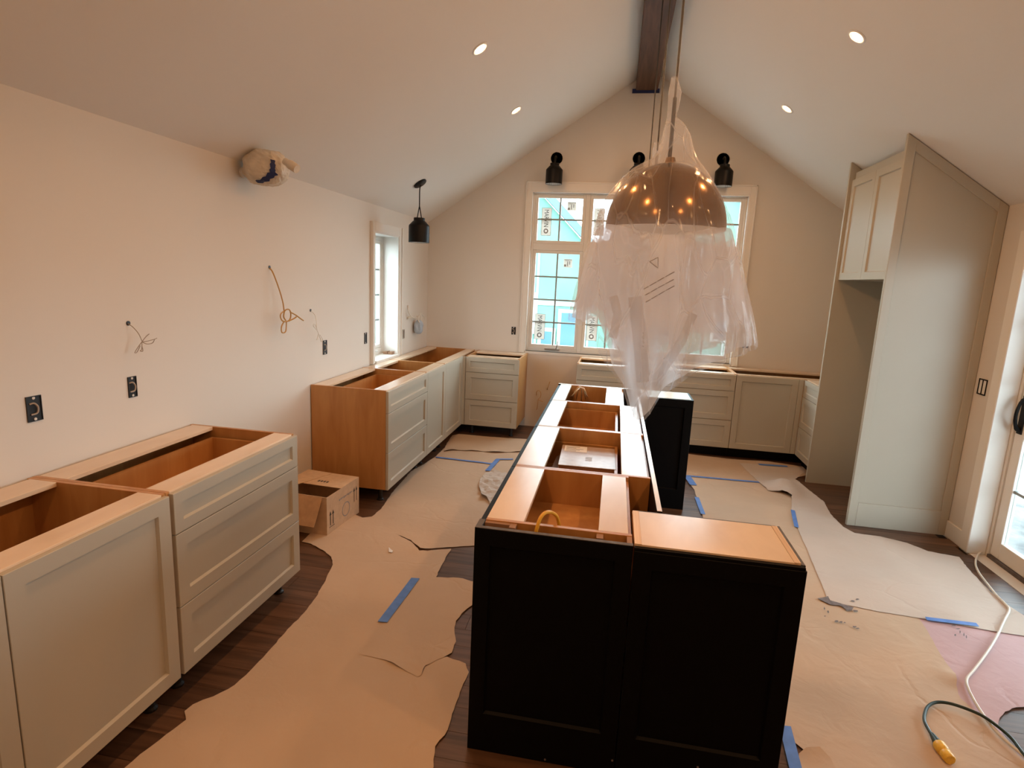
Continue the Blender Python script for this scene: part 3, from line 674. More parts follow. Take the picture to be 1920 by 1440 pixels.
# ================================================================== CORDS ON FLOOR
def gp(px, py, z=.018): p = fl(px, py); p.z = z; return p
o = MB().tube([gp(1868,1043),(gp(1848,1038)),gp(1834,1043),gp(1828,1060),gp(1834,1078),gp(1848,1097),gp(1868,1122),gp(1884,1138),gp(1891,1149),gp(1882,1168),gp(1868,1198),gp(1850,1228),gp(1825,1262),gp(1811,1280),gp(1815,1300),gp(1832,1332),gp(1856,1366),gp(1880,1392),gp(1925,1432),gp(1990,1500)], .0062).build('power_cord', M['wirewhite'], smooth=True)
tag(o, 'beige power cord snaking from the glass door across pink paper', 'cord')
o = MB().tube([gp(1990,1500,.022),gp(1922,1430,.024),gp(1895,1396,.026),gp(1868,1374,.03),gp(1838,1355,.034),gp(1806,1341,.034),gp(1776,1330,.030),gp(1753,1327,.026),gp(1738,1334,.024),gp(1732,1348,.022),gp(1732,1362,.022),gp(1740,1378,.022),gp(1745,1387,.024)], .0065)
root = empty('extension_cord', tuple(gp(1745,1387,0)), 0, 'dark green extension cord ending in a yellow plug', 'cord')
o.build('cable', M['green'], root, smooth=True)
p0, p1, p2 = gp(1745,1386,.024), gp(1757,1405,.024), gp(1780,1436,.024)
MB().tube([p0,p0.lerp(p1,.5),p1],[.009,.013,.018,.02], smooth=False, seg=10).build('strain_relief', M['green'], root, smooth=True)
mb = MB(); dd = (p2-p1).normalized(); sd = Vector((-dd.y,dd.x,0)); L = (p2-p1).length
mwp = frame3(p1, dd, sd)
mb.lathe([(0,0),(.020,0),(.023,.006),(.023,L*.45),(.019,L*.55),(.021,L*.62),(.021,L*.95),(.018,L),(0,L)],10).build('plug_body', M['yellowplug'], root, smooth=True, xf=mwp @ Matrix.Rotation(PI/2,4,'Y'))
unparent_offset(root)
o = MB().tube([gp(1858,1049,.012),gp(1875,1058,.012),gp(1900,1075,.012),gp(1960,1120,.012)], .004).build('thin_cable', M['wiretan'], smooth=True); tag(o, 'thin tan cable lying along the glass door sill', 'cord')
# ================================================================== WALL ELECTRICS
def elec(name, label, pos, wall, w=.055, h=.098, wire=True, m='blackpl', group=None):
    """wall: 'left','far','right' -> local frame u (along), v up, n out"""
    if wall == 'left': mw = frame3(pos, (0,1,0), (0,0,1))
    elif wall == 'far': mw = frame3(pos, (1,0,0), (0,0,1))
    else: mw = frame3(pos, (0,-1,0), (0,0,1))
    root = empty(name, pos, 0, label, 'outlet box', group)
    t = .003; o_ = .001
    b = MB().box(-w/2,w/2,-h/2,h/2,o_,o_+.0015)
    b.build('box_back', M[m], root, xf=mw)
    MB().box(-w/2,-w/2+t,-h/2,h/2,.0026,.006).box(w/2-t,w/2,-h/2,h/2,.0026,.006).box(-w/2+t,w/2-t,-h/2,-h/2+t,.0026,.006).box(-w/2+t,w/2-t,h/2-t,h/2,.0026,.006).build('box_rim', M[m], root, xf=mw)
    for s_ in (-1,1):
        MB().lathe([(0,0),(.006,0),(.006,.002),(0,.002)],10).build('screw_tab', M['wall'], root, xf=mw @ Matrix.Translation((0,s_*(h/2-.008),.0027)))
    if wire:
        MB().tube([(-.018,.02,.004),(-.004,.022,.010),(.008,.004,.012),(.004,-.018,.010),(-.016,-.022,.005)],.0035,6).build('wire', M['wiregrey'], root, xf=mw, smooth=True)
    unparent_offset(root); return root
elec('outlet_box', 'black outlet box with a thick grey wire, above the two-door cabinet', (0,.937,1.142), 'left', w=.060, h=.10)
elec('outlet_box', 'black outlet box in the wall below the splayed thin wires', (0,1.407,1.145), 'left', w=.048, h=.098)
elec('outlet_box', 'black outlet box under the coiled white wire', (0,3.245,1.132), 'left', w=.06, h=.11)
elec('outlet_box', 'black outlet box beside the narrow window casing', (0,3.994,1.134), 'left', w=.05, h=.10, wire=False)
elec('outlet_box', 'grey outlet box between narrow window and gable wall', (0,4.95,1.09), 'left', w=.05, h=.10, wire=False, m='chrome')
elec('outlet_box', 'black outlet box on the gable wall above the corner drawers', (1.059,YW,1.126), 'far', w=.05, h=.09)
elec('outlet_box', 'black outlet box on the gable wall between window casing and fridge surround', (3.640,YW,1.117), 'far', w=.06, h=.05, wire=False)
root = empty('switch_bracket', (XW,3.52,1.135), 0, 'dark two-gang switch bracket on the wall beside the glass door', 'bracket')
mw = frame3((XW,3.52,1.135), (0,-1,0), (0,0,1))
MB().box(-.045,.045,-.055,-.047,.001,.006).box(-.045,.045,.047,.055,.001,.006).box(-.045,-.039,-.047,.047,.001,.006).box(.039,.045,-.047,.047,.001,.006).box(-.004,.002,-.047,.047,.001,.006).build('bracket_frame', M['blackmetal'], root, xf=mw)
MB().box(-.038,.038,-.046,.046,.0005,.0015).build('opening', M['trim'], root, xf=mw); unparent_offset(root)
# hanging wires
def wires(name, label, strands, m, r=.003, plate=None):
    root = empty(name, tuple(strands[0][0]), 0, label, 'wire')
    for s_ in strands: MB().tube(s_, r, 6, steps=6).build('strand', M[m], root, smooth=True)
    if plate is not None: MB().lathe([(0,0),(.011,0),(.011,.003),(0,.004)],10).build('hole', M['blackpl'], root, xf=frame3(plate,(0,1,0),(0,0,1)))
    unparent_offset(root); return root
def lw(px, py, off): return wl(px, py, off)
o0 = wl(240,606)
wires('cable_stub', 'thin grey wires tied in a small spray above the second outlet box', [
    [lw(240,607,.004),lw(250,614,.03),lw(260,626,.05),lw(266,639,.06)],
    [lw(266,641,.06),lw(274,631,.07),lw(280,626,.08)],[lw(266,641,.06),lw(275,640,.08),lw(290,636,.10),lw(294,634,.10)],
    [lw(266,641,.06),lw(276,645,.08),lw(286,643,.09),lw(290,636,.10)],[lw(266,641,.06),lw(258,652,.05),lw(253,661,.05),lw(257,660,.05),lw(263,648,.06)],
    [lw(266,641,.06),lw(266,654,.06),lw(263,658,.06),lw(268,658,.07),lw(266,648,.06)]], 'wiregrey', .0018, o0)
wires('cable_stub', 'ochre cable hanging from the wall and knotted into a loop', [
    [lw(506,503,.004),lw(512,512,.03),lw(522,538,.05),lw(530,565,.06),lw(533,585,.07)],
    [lw(533,583,.07),lw(527,588,.08),lw(526,595,.08),lw(530,602,.08),lw(537,603,.08),lw(544,598,.08),lw(545,586,.09),lw(541,580,.09),lw(534,583,.08),lw(532,594,.07),lw(536,601,.07)],
    [lw(544,585,.09),lw(555,591,.10),lw(563,597,.11),lw(569,601,.11)],[lw(541,602,.08),lw(550,598,.09),lw(556,594,.10)],
    [lw(533,602,.07),lw(528,612,.07),lw(528,622,.07),lw(532,624,.07),lw(536,620,.07),lw(537,604,.07)]], 'wiregold', .0042, wl(505,501))
wires('cable_stub', 'white cable coiled above the outlet box near the maple side panel', [
    [lw(583,583,.004),lw(590,590,.03),lw(593,602,.05),lw(594,615,.06),lw(597,625,.06),lw(602,637,.06)],
    [lw(595,620,.06),lw(588,612,.06),lw(588,608,.06),lw(591,609,.06),lw(596,622,.06),lw(601,636,.06),lw(603,641,.06),lw(605,636,.06),lw(600,628,.06)],
    [lw(597,626,.06),lw(595,634,.06),lw(594,637,.06),lw(597,636,.06)]], 'wirewhite', .0028, wl(582,582))
wires('cable_stub', 'white cable bundle on the wall past the narrow window', [
    [lw(765,573,.004),lw(766,585,.03),lw(772,594,.04),lw(782,596,.06),lw(788,588,.10),lw(794,592,.10),lw(796,598,.10)],
    [lw(772,594,.04),lw(766,596,.02),lw(764,598,.004)],[lw(784,596,.08),lw(789,590,.10),lw(790,601,.10)],[lw(782,592,.06),lw(786,604,.08),lw(791,605,.09)]], 'wirewhite', .0065)
mb = MB(); cen = wl(785,613,.06); NT = 14
for j_ in range(9):
    z = .078-.155*j_/8; sc_ = (.35,.75,.95,1,1,.98,.96,.85,.4)[j_]
    for k in range(NT):
        a = 2*PI*k/NT; sq = 1/max(abs(math.cos(a)),abs(math.sin(a)))**.8
        q = 1+.16*noise.noise(Vector((math.cos(a)*2,math.sin(a)*2,z*22)))
        mb.v.append((cen.x+.045*sc_*sq*q*math.cos(a), cen.y+.052*sc_*sq*q*math.sin(a), cen.z+z))
for j_ in range(8):
    for k in range(NT): mb.f.append((j_*NT+k, j_*NT+(k+1)%NT, (j_+1)*NT+(k+1)%NT, (j_+1)*NT+k))
mb.f.append(tuple(range(NT))); mb.f.append(tuple(range(8*NT,9*NT)))
o = mb.build('wrapped_wire_box', M['bluefilm'], smooth=False); tag(o, 'small bluish plastic wrapped box hanging on the wall past the narrow window', 'wrapped box')
wires('cable_stub', 'tan cable curl on the wall in the dishwasher gap, above the hooked one', [[we(1030,718,.004),we(1031,716,.03),we(1029,722,.04),we(1027,727,.03),we(1026,730,.005)]], 'wiretan', .004)
wires('cable_stub', 'tan cable hook low on the wall in the dishwasher gap', [[we(1006,741,.004),we(1006,735,.03),we(1010,732,.04),we(1014,737,.05),we(1013,745,.05),we(1009,749,.05),we(1018,753,.06)],[we(1009,749,.05),we(1008,760,.04),we(1006,768,.004)]], 'wiretan', .004)
# ================================================================== LIGHTS
for (x, y, lab, side) in ((1.235,2.985,'lit recessed downlight in the ceiling above the long-wall aisle, beside the middle pendant',-1),(1.235,4.332,'lit recessed downlight in the ceiling above the corner aisle, near the gable wall',-1),
        (3.475,3.056,'lit recessed downlight in the door-side ceiling, in front of the tall fridge panel',1),(3.475,4.483,'lit recessed downlight in the door-side ceiling, near the fridge recess',1),
        (3.475,1.66,'recessed downlight in the door-side ceiling over the middle of the island',1),(1.235,1.64,'recessed downlight in the long-wall ceiling over the three-drawer cabinet aisle',-1),(3.475,0.27,'recessed downlight in the door-side ceiling over the maple-topped island cabinet',1),(3.475,-1.15,'recessed downlight in the door-side ceiling near the plain gable wall',1),
        (1.235,0.27,'recessed downlight in the long-wall ceiling over the two-door cabinet aisle',-1),(1.235,-1.15,'recessed downlight in the long-wall ceiling near the plain gable wall',-1)):
    nrm = Vector((-SL*side, 0, -1)).normalized()
    p = Vector((x, y, zc(x)))
    ux = Vector((0,1,0)); uy = nrm.cross(ux); mw = frame3(p, ux, uy)      # local z = nrm (into the room)
    root = empty('recessed_light', tuple(p), 0, lab, 'downlight', None)
    MB().lathe([(.058,.0005),(.058,.003),(.052,.006),(.042,.006),(.036,.002),(.036,.0005)],28).build('trim_ring', M['trim'], root, smooth=True, xf=mw)
    MB().lathe([(0,.0015),(.0355,.0015),(.0355,.0005),(0,.0005)],24).build('lens', M['lens'], root, xf=mw)
    l = bpy.data.lights.new('downlight_bulb', 'AREA'); l.shape = 'DISK'; l.size = .068; l.energy = LAMP_W*(.6 if y > 4 else 1.0); l.color = LAMP_COL
    lo = bpy.data.objects.new('downlight_bulb', l); COL.objects.link(lo)
    lo.matrix_world = Matrix.Translation(p + nrm*.004) @ nrm.to_track_quat('-Z','Y').to_matrix().to_4x4()
    lo.parent = root; unparent_offset(root)
# jar shaped shades
def jar_prof(r, h): return [(.0,h),(r*.52,h),(r*.54,h*.97),(r*.54,h*.88),(r*.62,h*.86),(r*.97,h*.70),(r,h*.66),(r,0),(r*.97,0),(r*.97,h*.64),(r*.6,h*.82),(0,h*.84)]
for (px, py, lab) in ((1043,297,'black jar-shaped wall sconce over the narrow outer window column, farthest from the fridge surround'),(1197,297,'black jar-shaped wall sconce over the middle of the wide window'),(1355,299,'black jar-shaped wall sconce over the window column nearest the fridge surround')):
    p = we(px, py); x, z = p.x+.005, p.z
    root = empty('wall_sconce', (x,YW,z), 0, lab, 'sconce')
    MB().lathe([(0,0),(.066,0),(.066,.012),(.06,.018),(0,.02)],28).build('backplate', M['blackmetal'], root, smooth=True, xf=frame3((x,YW,z),(-1,0,0),(0,0,1)) )
    MB().tube([(x,YW-.015,z),(x,YW-.07,z+.005),(x,YW-.12,z-.01),(x,YW-.145,z-.05),(x,YW-.15,z-.10)],.011,10).build('arm', M['blackmetal'], root, smooth=True)
    MB().lathe(jar_prof(.090,.215),32,x,YW-.155,z-.295).build('shade', M['blackmetal'], root, smooth=True)
    MB().lathe([(.0871,.003),(.0871,.13),(.05,.17),(0,.175)],28,x,YW-.155,z-.295).build('shade_lining', M['whitein'], root, smooth=True)
    unparent_offset(root)
# small jar pendant in the corner
x, y = .342, 4.429; zc0 = zc(x)
root = empty('jar_pendant', (x,y,zc0), 0, 'small black jar-shaped pendant hanging from the slope by the narrow window', 'pendant light')
nrm = Vector((SL,0,-1)).normalized(); mw = frame3((x,y,zc0), (0,1,0), nrm.cross(Vector((0,1,0))))
MB().lathe([(0,0),(.064,0),(.064,.012),(.056,.018),(0,.02)],28).build('canopy', M['blackmetal'], root, smooth=True, xf=mw)
MB().tube([(x+.01,y,zc0-.02),(x,y,zc0-.06),(x,y,2.34)],.0055,8).build('cable', M['blackmetal'], root, smooth=True)
MB().tube([(x,y,2.35),(x-.008,y,2.31),(x-.022,y,2.235)],.005,8).tube([(x,y,2.35),(x+.008,y,2.31),(x+.022,y,2.235)],.005,8).build('hanger_loop', M['blackmetal'], root, smooth=True)
MB().lathe(jar_prof(.097,.225),36,x,y,2.018).build('shade', M['blackmetal'], root, smooth=True)
MB().lathe([(.0938,.003),(.0938,.135),(.055,.175),(0,.18)],28,x,y,2.018).build('shade_lining', M['whitein'], root, smooth=True)
unparent_offset(root)
# dome pendants with bags
DX = 2.368; DZ0 = 1.934
sil = [(2.469,2.345,2.366),(2.42,2.340,2.385),(2.36,2.342,2.380),(2.335,2.343,2.372),(2.31,2.338,2.405),(2.27,2.332,2.432),(2.22,2.325,2.448),(2.185,2.30,2.462),(2.15,2.235,2.49),(2.10,2.185,2.525),(2.04,2.145,2.560),(1.99,2.125,2.588),(1.93,2.112,2.612),(1.83,2.080,2.645),(1.70,2.055,2.682),(1.60,2.040,2.712),(1.53,2.036,2.728),(1.20,2.06,2.70)]
def silh(z):
    for k in range(len(sil)-1):
        a, b_ = sil[k], sil[k+1]
        if z >= b_[0]:
            t = min(1,max(0,(a[0]-z)/(a[0]-b_[0]))); return a[1]+(b_[1]-a[1])*t, a[2]+(b_[2]-a[2])*t
    return sil[-1][1], sil[-1][2]
hemx = [(2.00,1.585),(2.06,1.572),(2.11,1.565),(2.145,1.60),(2.175,1.49),(2.235,1.40),(2.27,1.33),(2.30,1.24),(2.325,1.225),(2.365,1.27),(2.40,1.34),(2.45,1.395),(2.53,1.445),(2.62,1.48),(2.66,1.50),(2.70,1.51),(2.76,1.53)]
def hem(th):
    x = 2.385+.34*math.cos(th)
    if math.sin(th) > 0.05:
        return 1.57 + .03*math.sin(5*th) + .02*math.sin(11*th)
    for k in range(len(hemx)-1):
        if hemx[k][0] <= x <= hemx[k+1][0]:
            t = (x-hemx[k][0])/(hemx[k+1][0]-hemx[k][0]); return hemx[k][1]+(hemx[k+1][1]-hemx[k][1])*t
    return 1.55
def bagpt(th, v, seed, grow=0.0):
    zt = 2.469; zb = hem(th); z = zt+(zb-zt)*v
    l_, r_2 = silh(z); cx = (l_+r_2)/2; hw = (r_2-l_)/2
    hd = min(hw, .262) if z > 1.75 else min(hw, .262-.03*(1.75-z))
    a = min(1, max(0, (2.15-z)/.75)); 
    q = Vector((math.cos(th)*2.2, math.sin(th)*2.2, z*1.3+seed))
    f = .085*a*a*noise.noise(q*1.4) + .11*a*(.5*math.sin(9*th+seed+2.5*noise.noise(q*.9))+.5*math.sin(17*th+3*noise.noise(q*1.1)))*(.25+.75*a) + .02*noise.noise(q*6)
    f += .035*abs(noise.noise(Vector((th*6, z*3+seed, .4))))
    sidew = abs(math.cos(th))**4
    s_ = 1.035 + f*(1-.75*sidew) + grow
    if z > 2.2: s_ = 1 + .10*noise.noise(q*5)
    return Vector((cx-DX+hw*s_*math.cos(th), hd*s_*math.sin(th), z))
def pendant(y, seed, lab, blab, prints):
    root = empty('dome_pendant', (DX,y,0), 0, lab, 'pendant light')
    n_ = 14; R = .222; H = .238
    outer = [(R*math.sin(PI/2*k/n_), DZ0+H*math.cos(PI/2*k/n_)) for k in range(n_+1)]
    inner = [((R-.004)*math.sin(PI/2*k/n_), DZ0+(H-.006)*math.cos(PI/2*k/n_)) for k in range(n_, -1, -1)]
    MB().lathe(outer+[(R-.0015,DZ0-.001)],56).build('shade', M['bronze'], root, smooth=True)
    MB().lathe([(R-.0016,DZ0-.001)]+inner,48).build('shade_lining', M['whitein'], root, smooth=True)
    MB().lathe([(0,DZ0+H+.02),(.016,DZ0+H+.02),(.022,DZ0+H-.002),(0,DZ0+H-.004)],20).build('cap', M['bronze'], root, smooth=True)
    MB().tube([(-.004,0,DZ0+H+.01),(-.004,0,2.40)],.0075,10,smooth=False).build('stem', M['blackmetal'], root, smooth=True)
    MB().tube([(-.004,0,2.40),(-.004,0,3.72)],.0042,8,smooth=False).build('cable', M['blackpl'], root, smooth=True)
    MB().lathe([(0,3.705),(.05,3.705),(.06,3.715),(.06,3.7245),(0,3.7245)],24).build('canopy', M['blackmetal'], root, smooth=True)
    MB().lathe([(0,DZ0+.06),(.018,DZ0+.065),(.032,DZ0+.09),(.03,DZ0+.12),(.014,DZ0+.15),(.014,DZ0+.2),(0,DZ0+.2)],16).build('bulb', M['whitein'], root, smooth=True)
    NT, NV = 150, 92; mb = MB()
    for j in range(NV+1):
        for k in range(NT): mb.v.append(tuple(bagpt(2*PI*k/NT, j/NV, seed)))
    for j in range(NV):
        for k in range(NT):
            k2 = (k+1) % NT; mb.f.append((j*NT+k, j*NT+k2, (j+1)*NT+k2, (j+1)*NT+k))
    bag = empty('plastic_bag', (DX,y,0), 0, blab, 'plastic bag')
    mb.build('film', M['film'], bag, smooth=True)
    for q_, (sc_, vtop) in enumerate(((.955,.50),(.86,.54))):           # folded-in layers hanging below the rim
        mb = MB(); NV2 = 40
        for j in range(NV2+1):
            for k in range(NT):
                th = 2*PI*k/NT; v0 = (2.469-1.915+.02*math.sin(3*th))/(2.469-hem(th)); p = bagpt(th, v0+(.985-.04*q_-v0)*j/NV2, seed+5.1*(q_+1)); mb.v.append((p.x*sc_-.006*q_, p.y*sc_, p.z))
        for j in range(NV2):
            for k in range(NT):
                k2 = (k+1) % NT; mb.f.append((j*NT+k, j*NT+k2, (j+1)*NT+k2, (j+1)*NT+k))
        mb.build('folded_film', M['film2'], bag, smooth=True)
    if prints:
        def onbag(x, z):      # point on the camera side film at lateral x (bag coordinates), height z
            th = -PI/2; 
            for _ in range(14):
                v = (2.469-z)/(2.469-hem(th)); p = bagpt(th, min(.99,v), seed, .006); th += max(-.15,min(.15,(x-p.x)/.26))
            return p
        def stroke(pts, name, r=.0013):
            Q = []
            for a, b_ in zip(pts[:-1], pts[1:]):
                for t in range(4): Q.append(onbag(a[0]+(b_[0]-a[0])*t/4, a[1]+(b_[1]-a[1])*t/4))
            Q.append(onbag(*pts[-1])); MB().tube(Q, r, 4, smooth=False).build(name, M['inkgrey'], bag)
        def band(pts, w):
            mbq = MB(); n_b = 0
            for a, b_ in zip(pts[:-1], pts[1:]):
                for t in range(8):
                    u = (a[0]+(b_[0]-a[0])*t/8, a[1]+(b_[1]-a[1])*t/8); dv = Vector((b_[0]-a[0], b_[1]-a[1])).normalized(); nv = Vector((-dv.y, dv.x))*w/2
                    for sg in (-1, 0, 1):
                        p = onbag(u[0]+nv.x*sg, u[1]+nv.y*sg); mbq.v.append((p.x, p.y-.004*(1-abs(sg)), p.z))
                    n_b += 1
            for q in range(n_b-1):
                for sg in (0, 1): mbq.f.append((3*q+sg, 3*q+sg+1, 3*q+4+sg, 3*q+3+sg))
            mbq.build('folded_strip', M['film3'], bag, smooth=True)
        X = lambda px, py: (hit(px,py,1,y-.25).x-DX, hit(px,py,1,y-.25).z)
        band([X(1300,588),X(1275,640),X(1245,690),X(1228,735)], .030)
        band([X(1190,556),X(1196,610),X(1203,680),X(1205,720)], .045)
        band([X(1150,555),X(1158,590),X(1147,640)], .030)
        stroke([X(1217,491),X(1233,483),X(1233,503),X(1217,491)], 'printed_triangle')
        for a, b_ in (((1206,542),(1263,510)),((1209,553),(1262,524)),((1210,566),(1263,536))):
            A_, B_ = X(*a), X(*b_)
            for t0, t1 in ((0,.16),(.2,.42),(.46,.68),(.72,1)):
                stroke([(A_[0]+(B_[0]-A_[0])*t0, A_[1]+(B_[1]-A_[1])*t0),(A_[0]+(B_[0]-A_[0])*t1, A_[1]+(B_[1]-A_[1])*t1)], 'printed_line', .0016)
pendant(1.42, 0.0, 'brass dome pendant over the maple-topped end of the island', 'clear plastic bag draped over the pendant at the maple-topped island end', True)
pendant(2.41, 3.7, 'brass dome pendant over the middle of the island', 'clear plastic bag draped over the middle pendant', False)
pendant(3.40, 8.1, 'brass dome pendant over the island end facing the wide window', 'clear plastic bag draped over the pendant by the wide window', False)
# ================================================================== WRAPPED SCONCE ON LEFT WALL
wc = Vector((.155,2.30,2.290))
root = empty('wrapped_fixture', (0,2.30,2.31), 0, 'wall light wrapped in crumpled masking film with blue tape', 'wrapped light')
mb = MB(); NT, NV = 36, 20
for j in range(NV+1):
    ph = PI*j/NV
    for k in range(NT):
        th = 2*PI*k/NT; d = Vector((math.sin(ph)*math.cos(th), math.sin(ph)*math.sin(th), math.cos(ph)))
        s_ = 1+.10*noise.noise(d*2.3)+.07*abs(noise.noise(d*5))+.04*noise.noise(d*11)
        e = Vector((abs(d.x)**.8*math.copysign(1,d.x)*.125, abs(d.y)**.8*math.copysign(1,d.y)*.10, abs(d.z)**.85*math.copysign(1,d.z)*.098))
        mb.v.append(tuple(wc+e*s_))
for j in range(NV):
    for k in range(NT): mb.f.append((j*NT+k, j*NT+(k+1)%NT, (j+1)*NT+(k+1)%NT, (j+1)*NT+k))
mb.build('film_wrap', M['wrap'], root)
ka, kb = hit(534,302,1,2.23), hit(557,317,1,2.22)
MB().tube([ka, ka.lerp(kb,.5), kb],[.020,.026,.025],10).build('wrapped_knob', M['wrap'], root, smooth=True)
def blob(d, k=1.0):
    s_ = 1+.10*noise.noise(d*2.3)+.07*abs(noise.noise(d*5))+.04*noise.noise(d*11)
    e = Vector((abs(d.x)**.8*math.copysign(1,d.x)*.125, abs(d.y)**.8*math.copysign(1,d.y)*.10, abs(d.z)**.85*math.copysign(1,d.z)*.098))
    return wc+e*s_*k
for (a, b_, w0_, w1_) in ((Vector((-.05,-.62,-.80)),Vector((.72,-.66,-.25)),.10,.22),(Vector((.60,-.72,-.42)),Vector((.62,-.70,.22)),.16,.10)):
    tq = MB(); nn_ = (b_-a).cross(a).normalized()
    for k in range(11):
        c_ = a.lerp(b_, k/10); hw_ = (w0_+(w1_-w0_)*k/10)*(1+.25*math.sin(k*2.1))
        for sg in (-1,-.33,.33,1): tq.v.append(tuple(blob((c_+nn_*hw_*sg).normalized(), 1.075)))
    for k in range(10):
        for sg in range(3): tq.f.append((4*k+sg,4*k+sg+1,4*k+5+sg,4*k+4+sg))
    tq.build('tape_strip', M['tapedark'], root, smooth=True)
MB().lathe([(0,0),(.03,0),(.03,.02),(0,.02)],20).build('backplate', M['trim'], root, xf=frame3((0.0,2.30,2.265),(0,1,0),(0,0,1)))
unparent_offset(root)
# ================================================================== CARTONS
# open cardboard box on the floor between the cabinet runs
bp_ = Vector((.045,2.42,0)); ang = math.radians(-4)
root = empty('cardboard_box', tuple(bp_), ang, 'open cardboard shipping box on the floor between the cabinet runs', 'box')
bw, bd, bh = .41, .42, .268; t = .004
for nm, q in (('wall_panel',(0,bw,0,t,0,bh)),('wall_panel',(0,bw,bd-t,bd,0,bh)),('wall_panel',(0,t,t,bd-t,0,bh)),('wall_panel',(bw-t,bw,t,bd-t,0,bh)),('base_panel',(t,bw-t,t,bd-t,0,t))):
    MB().box(*q).build(nm, M['cardpale'], root)
# top flaps: rear flap flat, left flap flat and slanted edge, front flap hanging
MB().prism([(t,bd*.42),(bw,bd*.42),(bw,bd),(t,bd)],2,bh,bh+.004).build('flap', M['cardpale'], root)
MB().prism([(0,.0),(bw*.16,.02),(bw*.50,bd*.98),(0,bd)],2,bh+.0045,bh+.0085).build('flap', M['cardpale'], root)
fa = MB().box(.03,bw-.03,-.19,0,-.002,.002).build('flap', M['card'], root, xf=Matrix.Translation((0,-.004,bh-.004)) @ Matrix.Rotation(math.radians(58),4,'X'))
mwb = frame3((bw+.0006,.03,.06),(0,1,0),(0,0,1))
for xx in (.0,.032):
    MB().box(xx+.008,xx+.016,0,.075,0,.0004).prism([(xx,.072),(xx+.024,.072),(xx+.012,.10)],2,0,.0004).build('printed_arrow', M['ink'], root, xf=mwb)
MB().box(-.004,.062,-.012,-.008,0,.0004).build('printed_line', M['ink'], root, xf=mwb)
for xx in (.31,.342):
    MB().box(xx+.008,xx+.014,.05,.13,0,.0004).prism([(xx,.128),(xx+.022,.128),(xx+.011,.155)],2,0,.0004).build('printed_arrow', M['ink'], root, xf=mwb)
for k in range(9):
    MB().box(.12+k*.020,.12+k*.020+.014,.128+.003*(k%3),.142+.002*(k%2),0,.0004).build('printed_mark', M['inkgrey'], root, xf=mwb)
MB().lathe([(.045,0),(.052,0),(.052,.0004),(.045,.0004)],24).build('printed_ring', M['inkgrey'], root, xf=mwb @ Matrix.Translation((.21,.04,0)))
for k in range(4): MB().box(.19+k*.022,.19+k*.022+.014,.235,.262,bh+.004,bh+.0044).build('printed_mark', M['ink'], root)
# flat carton in the island
root = empty('flat_carton', (1.985,1.93,.671), math.radians(1.5), 'flat brown carton with a white shipping label inside the island', 'carton')
cw_, cdp, ch = .285, .36, .125
MB().box(0,cw_,0,cdp,0,ch).build('carton_body', M['carddark'], root, bevel=.003)
MB().prism([(-.006,-.004),(cw_+.004,-.004),(cw_+.004,cdp+.004),(-.006,cdp+.004)],2,ch+.0005,ch+.006).build('lid', M['cartonlid'], root, bevel=.002)
MB().prism([(-.045,.0),(-.002,.0),(-.002,cdp*.9),(-.03,cdp*.7)],2,.0,ch*.75).build('side_flap', M['carddark'], root, bevel=.002)
lb = MB().box(.01,.135,cdp-.115,cdp-.008,ch+.0062,ch+.0068).build('shipping_label', M['paperlabel'], root)
for k in range(5): MB().box(.02,.075+.02*(k%3),cdp-.105+k*.018,cdp-.098+k*.018,ch+.0069,ch+.0072).build('printed_line', M['inkgrey'], lb)
for k in range(3): MB().box(.13+.0*k,.165,.10+k*.025,.112+k*.025,ch+.0062,ch+.0066).build('printed_mark', M['inkgrey'], root)
# yellow cable in near unit, tan bundle in far unit
def it(px, py, z): return hit(px, py, 2, z)
yp = lambda px, py, y_: hit(px, py, 1, y_)
o = MB().tube([yp(1003,1012,.962),yp(1006,993,.962),yp(1012,974,.975),yp(1020,963,.995),yp(1030,960,1.02),yp(1040,964,1.05),yp(1046,973,1.07),yp(1049,990,1.08)],.0065,8).build('yellow_cable', M['yellow'], smooth=True)
tag(o, 'yellow cable looped over the open island cabinet nearest the black end panel', 'cable')
st_ = []
for k, (ex, ey) in enumerate(((1072,752),(1080,754),(1090,756),(1098,750),(1102,745),(1068,744))):
    st_.append([it(1092,728,.885),it(1092-(1092-ex)*.35,726+k*.8,.93),it(1092-(1092-ex)*.75,736+k,.87),it(ex,ey,.74)])
wires('cable_bundle', 'bundle of tan cables drooping inside the island cabinet by the window', st_, 'wiretan', .005)
# shims on the narrow window sill
for k in range(2):
    o = MB().prism([(-.06-.05*k,SZ0+.005),(-.015-.05*k,SZ0+.005),(-.015-.05*k,SZ0+.034),(-.06-.05*k,SZ0+.030)],1,SY1-.10,SY1-.03).build('wood_shim', M['carddark']); tag(o, ('small dark wood shim on the narrow window sill, at the room edge', 'small dark wood shim on the narrow window sill, nearer the glass')[k], 'shim', 'shims on the narrow window sill')
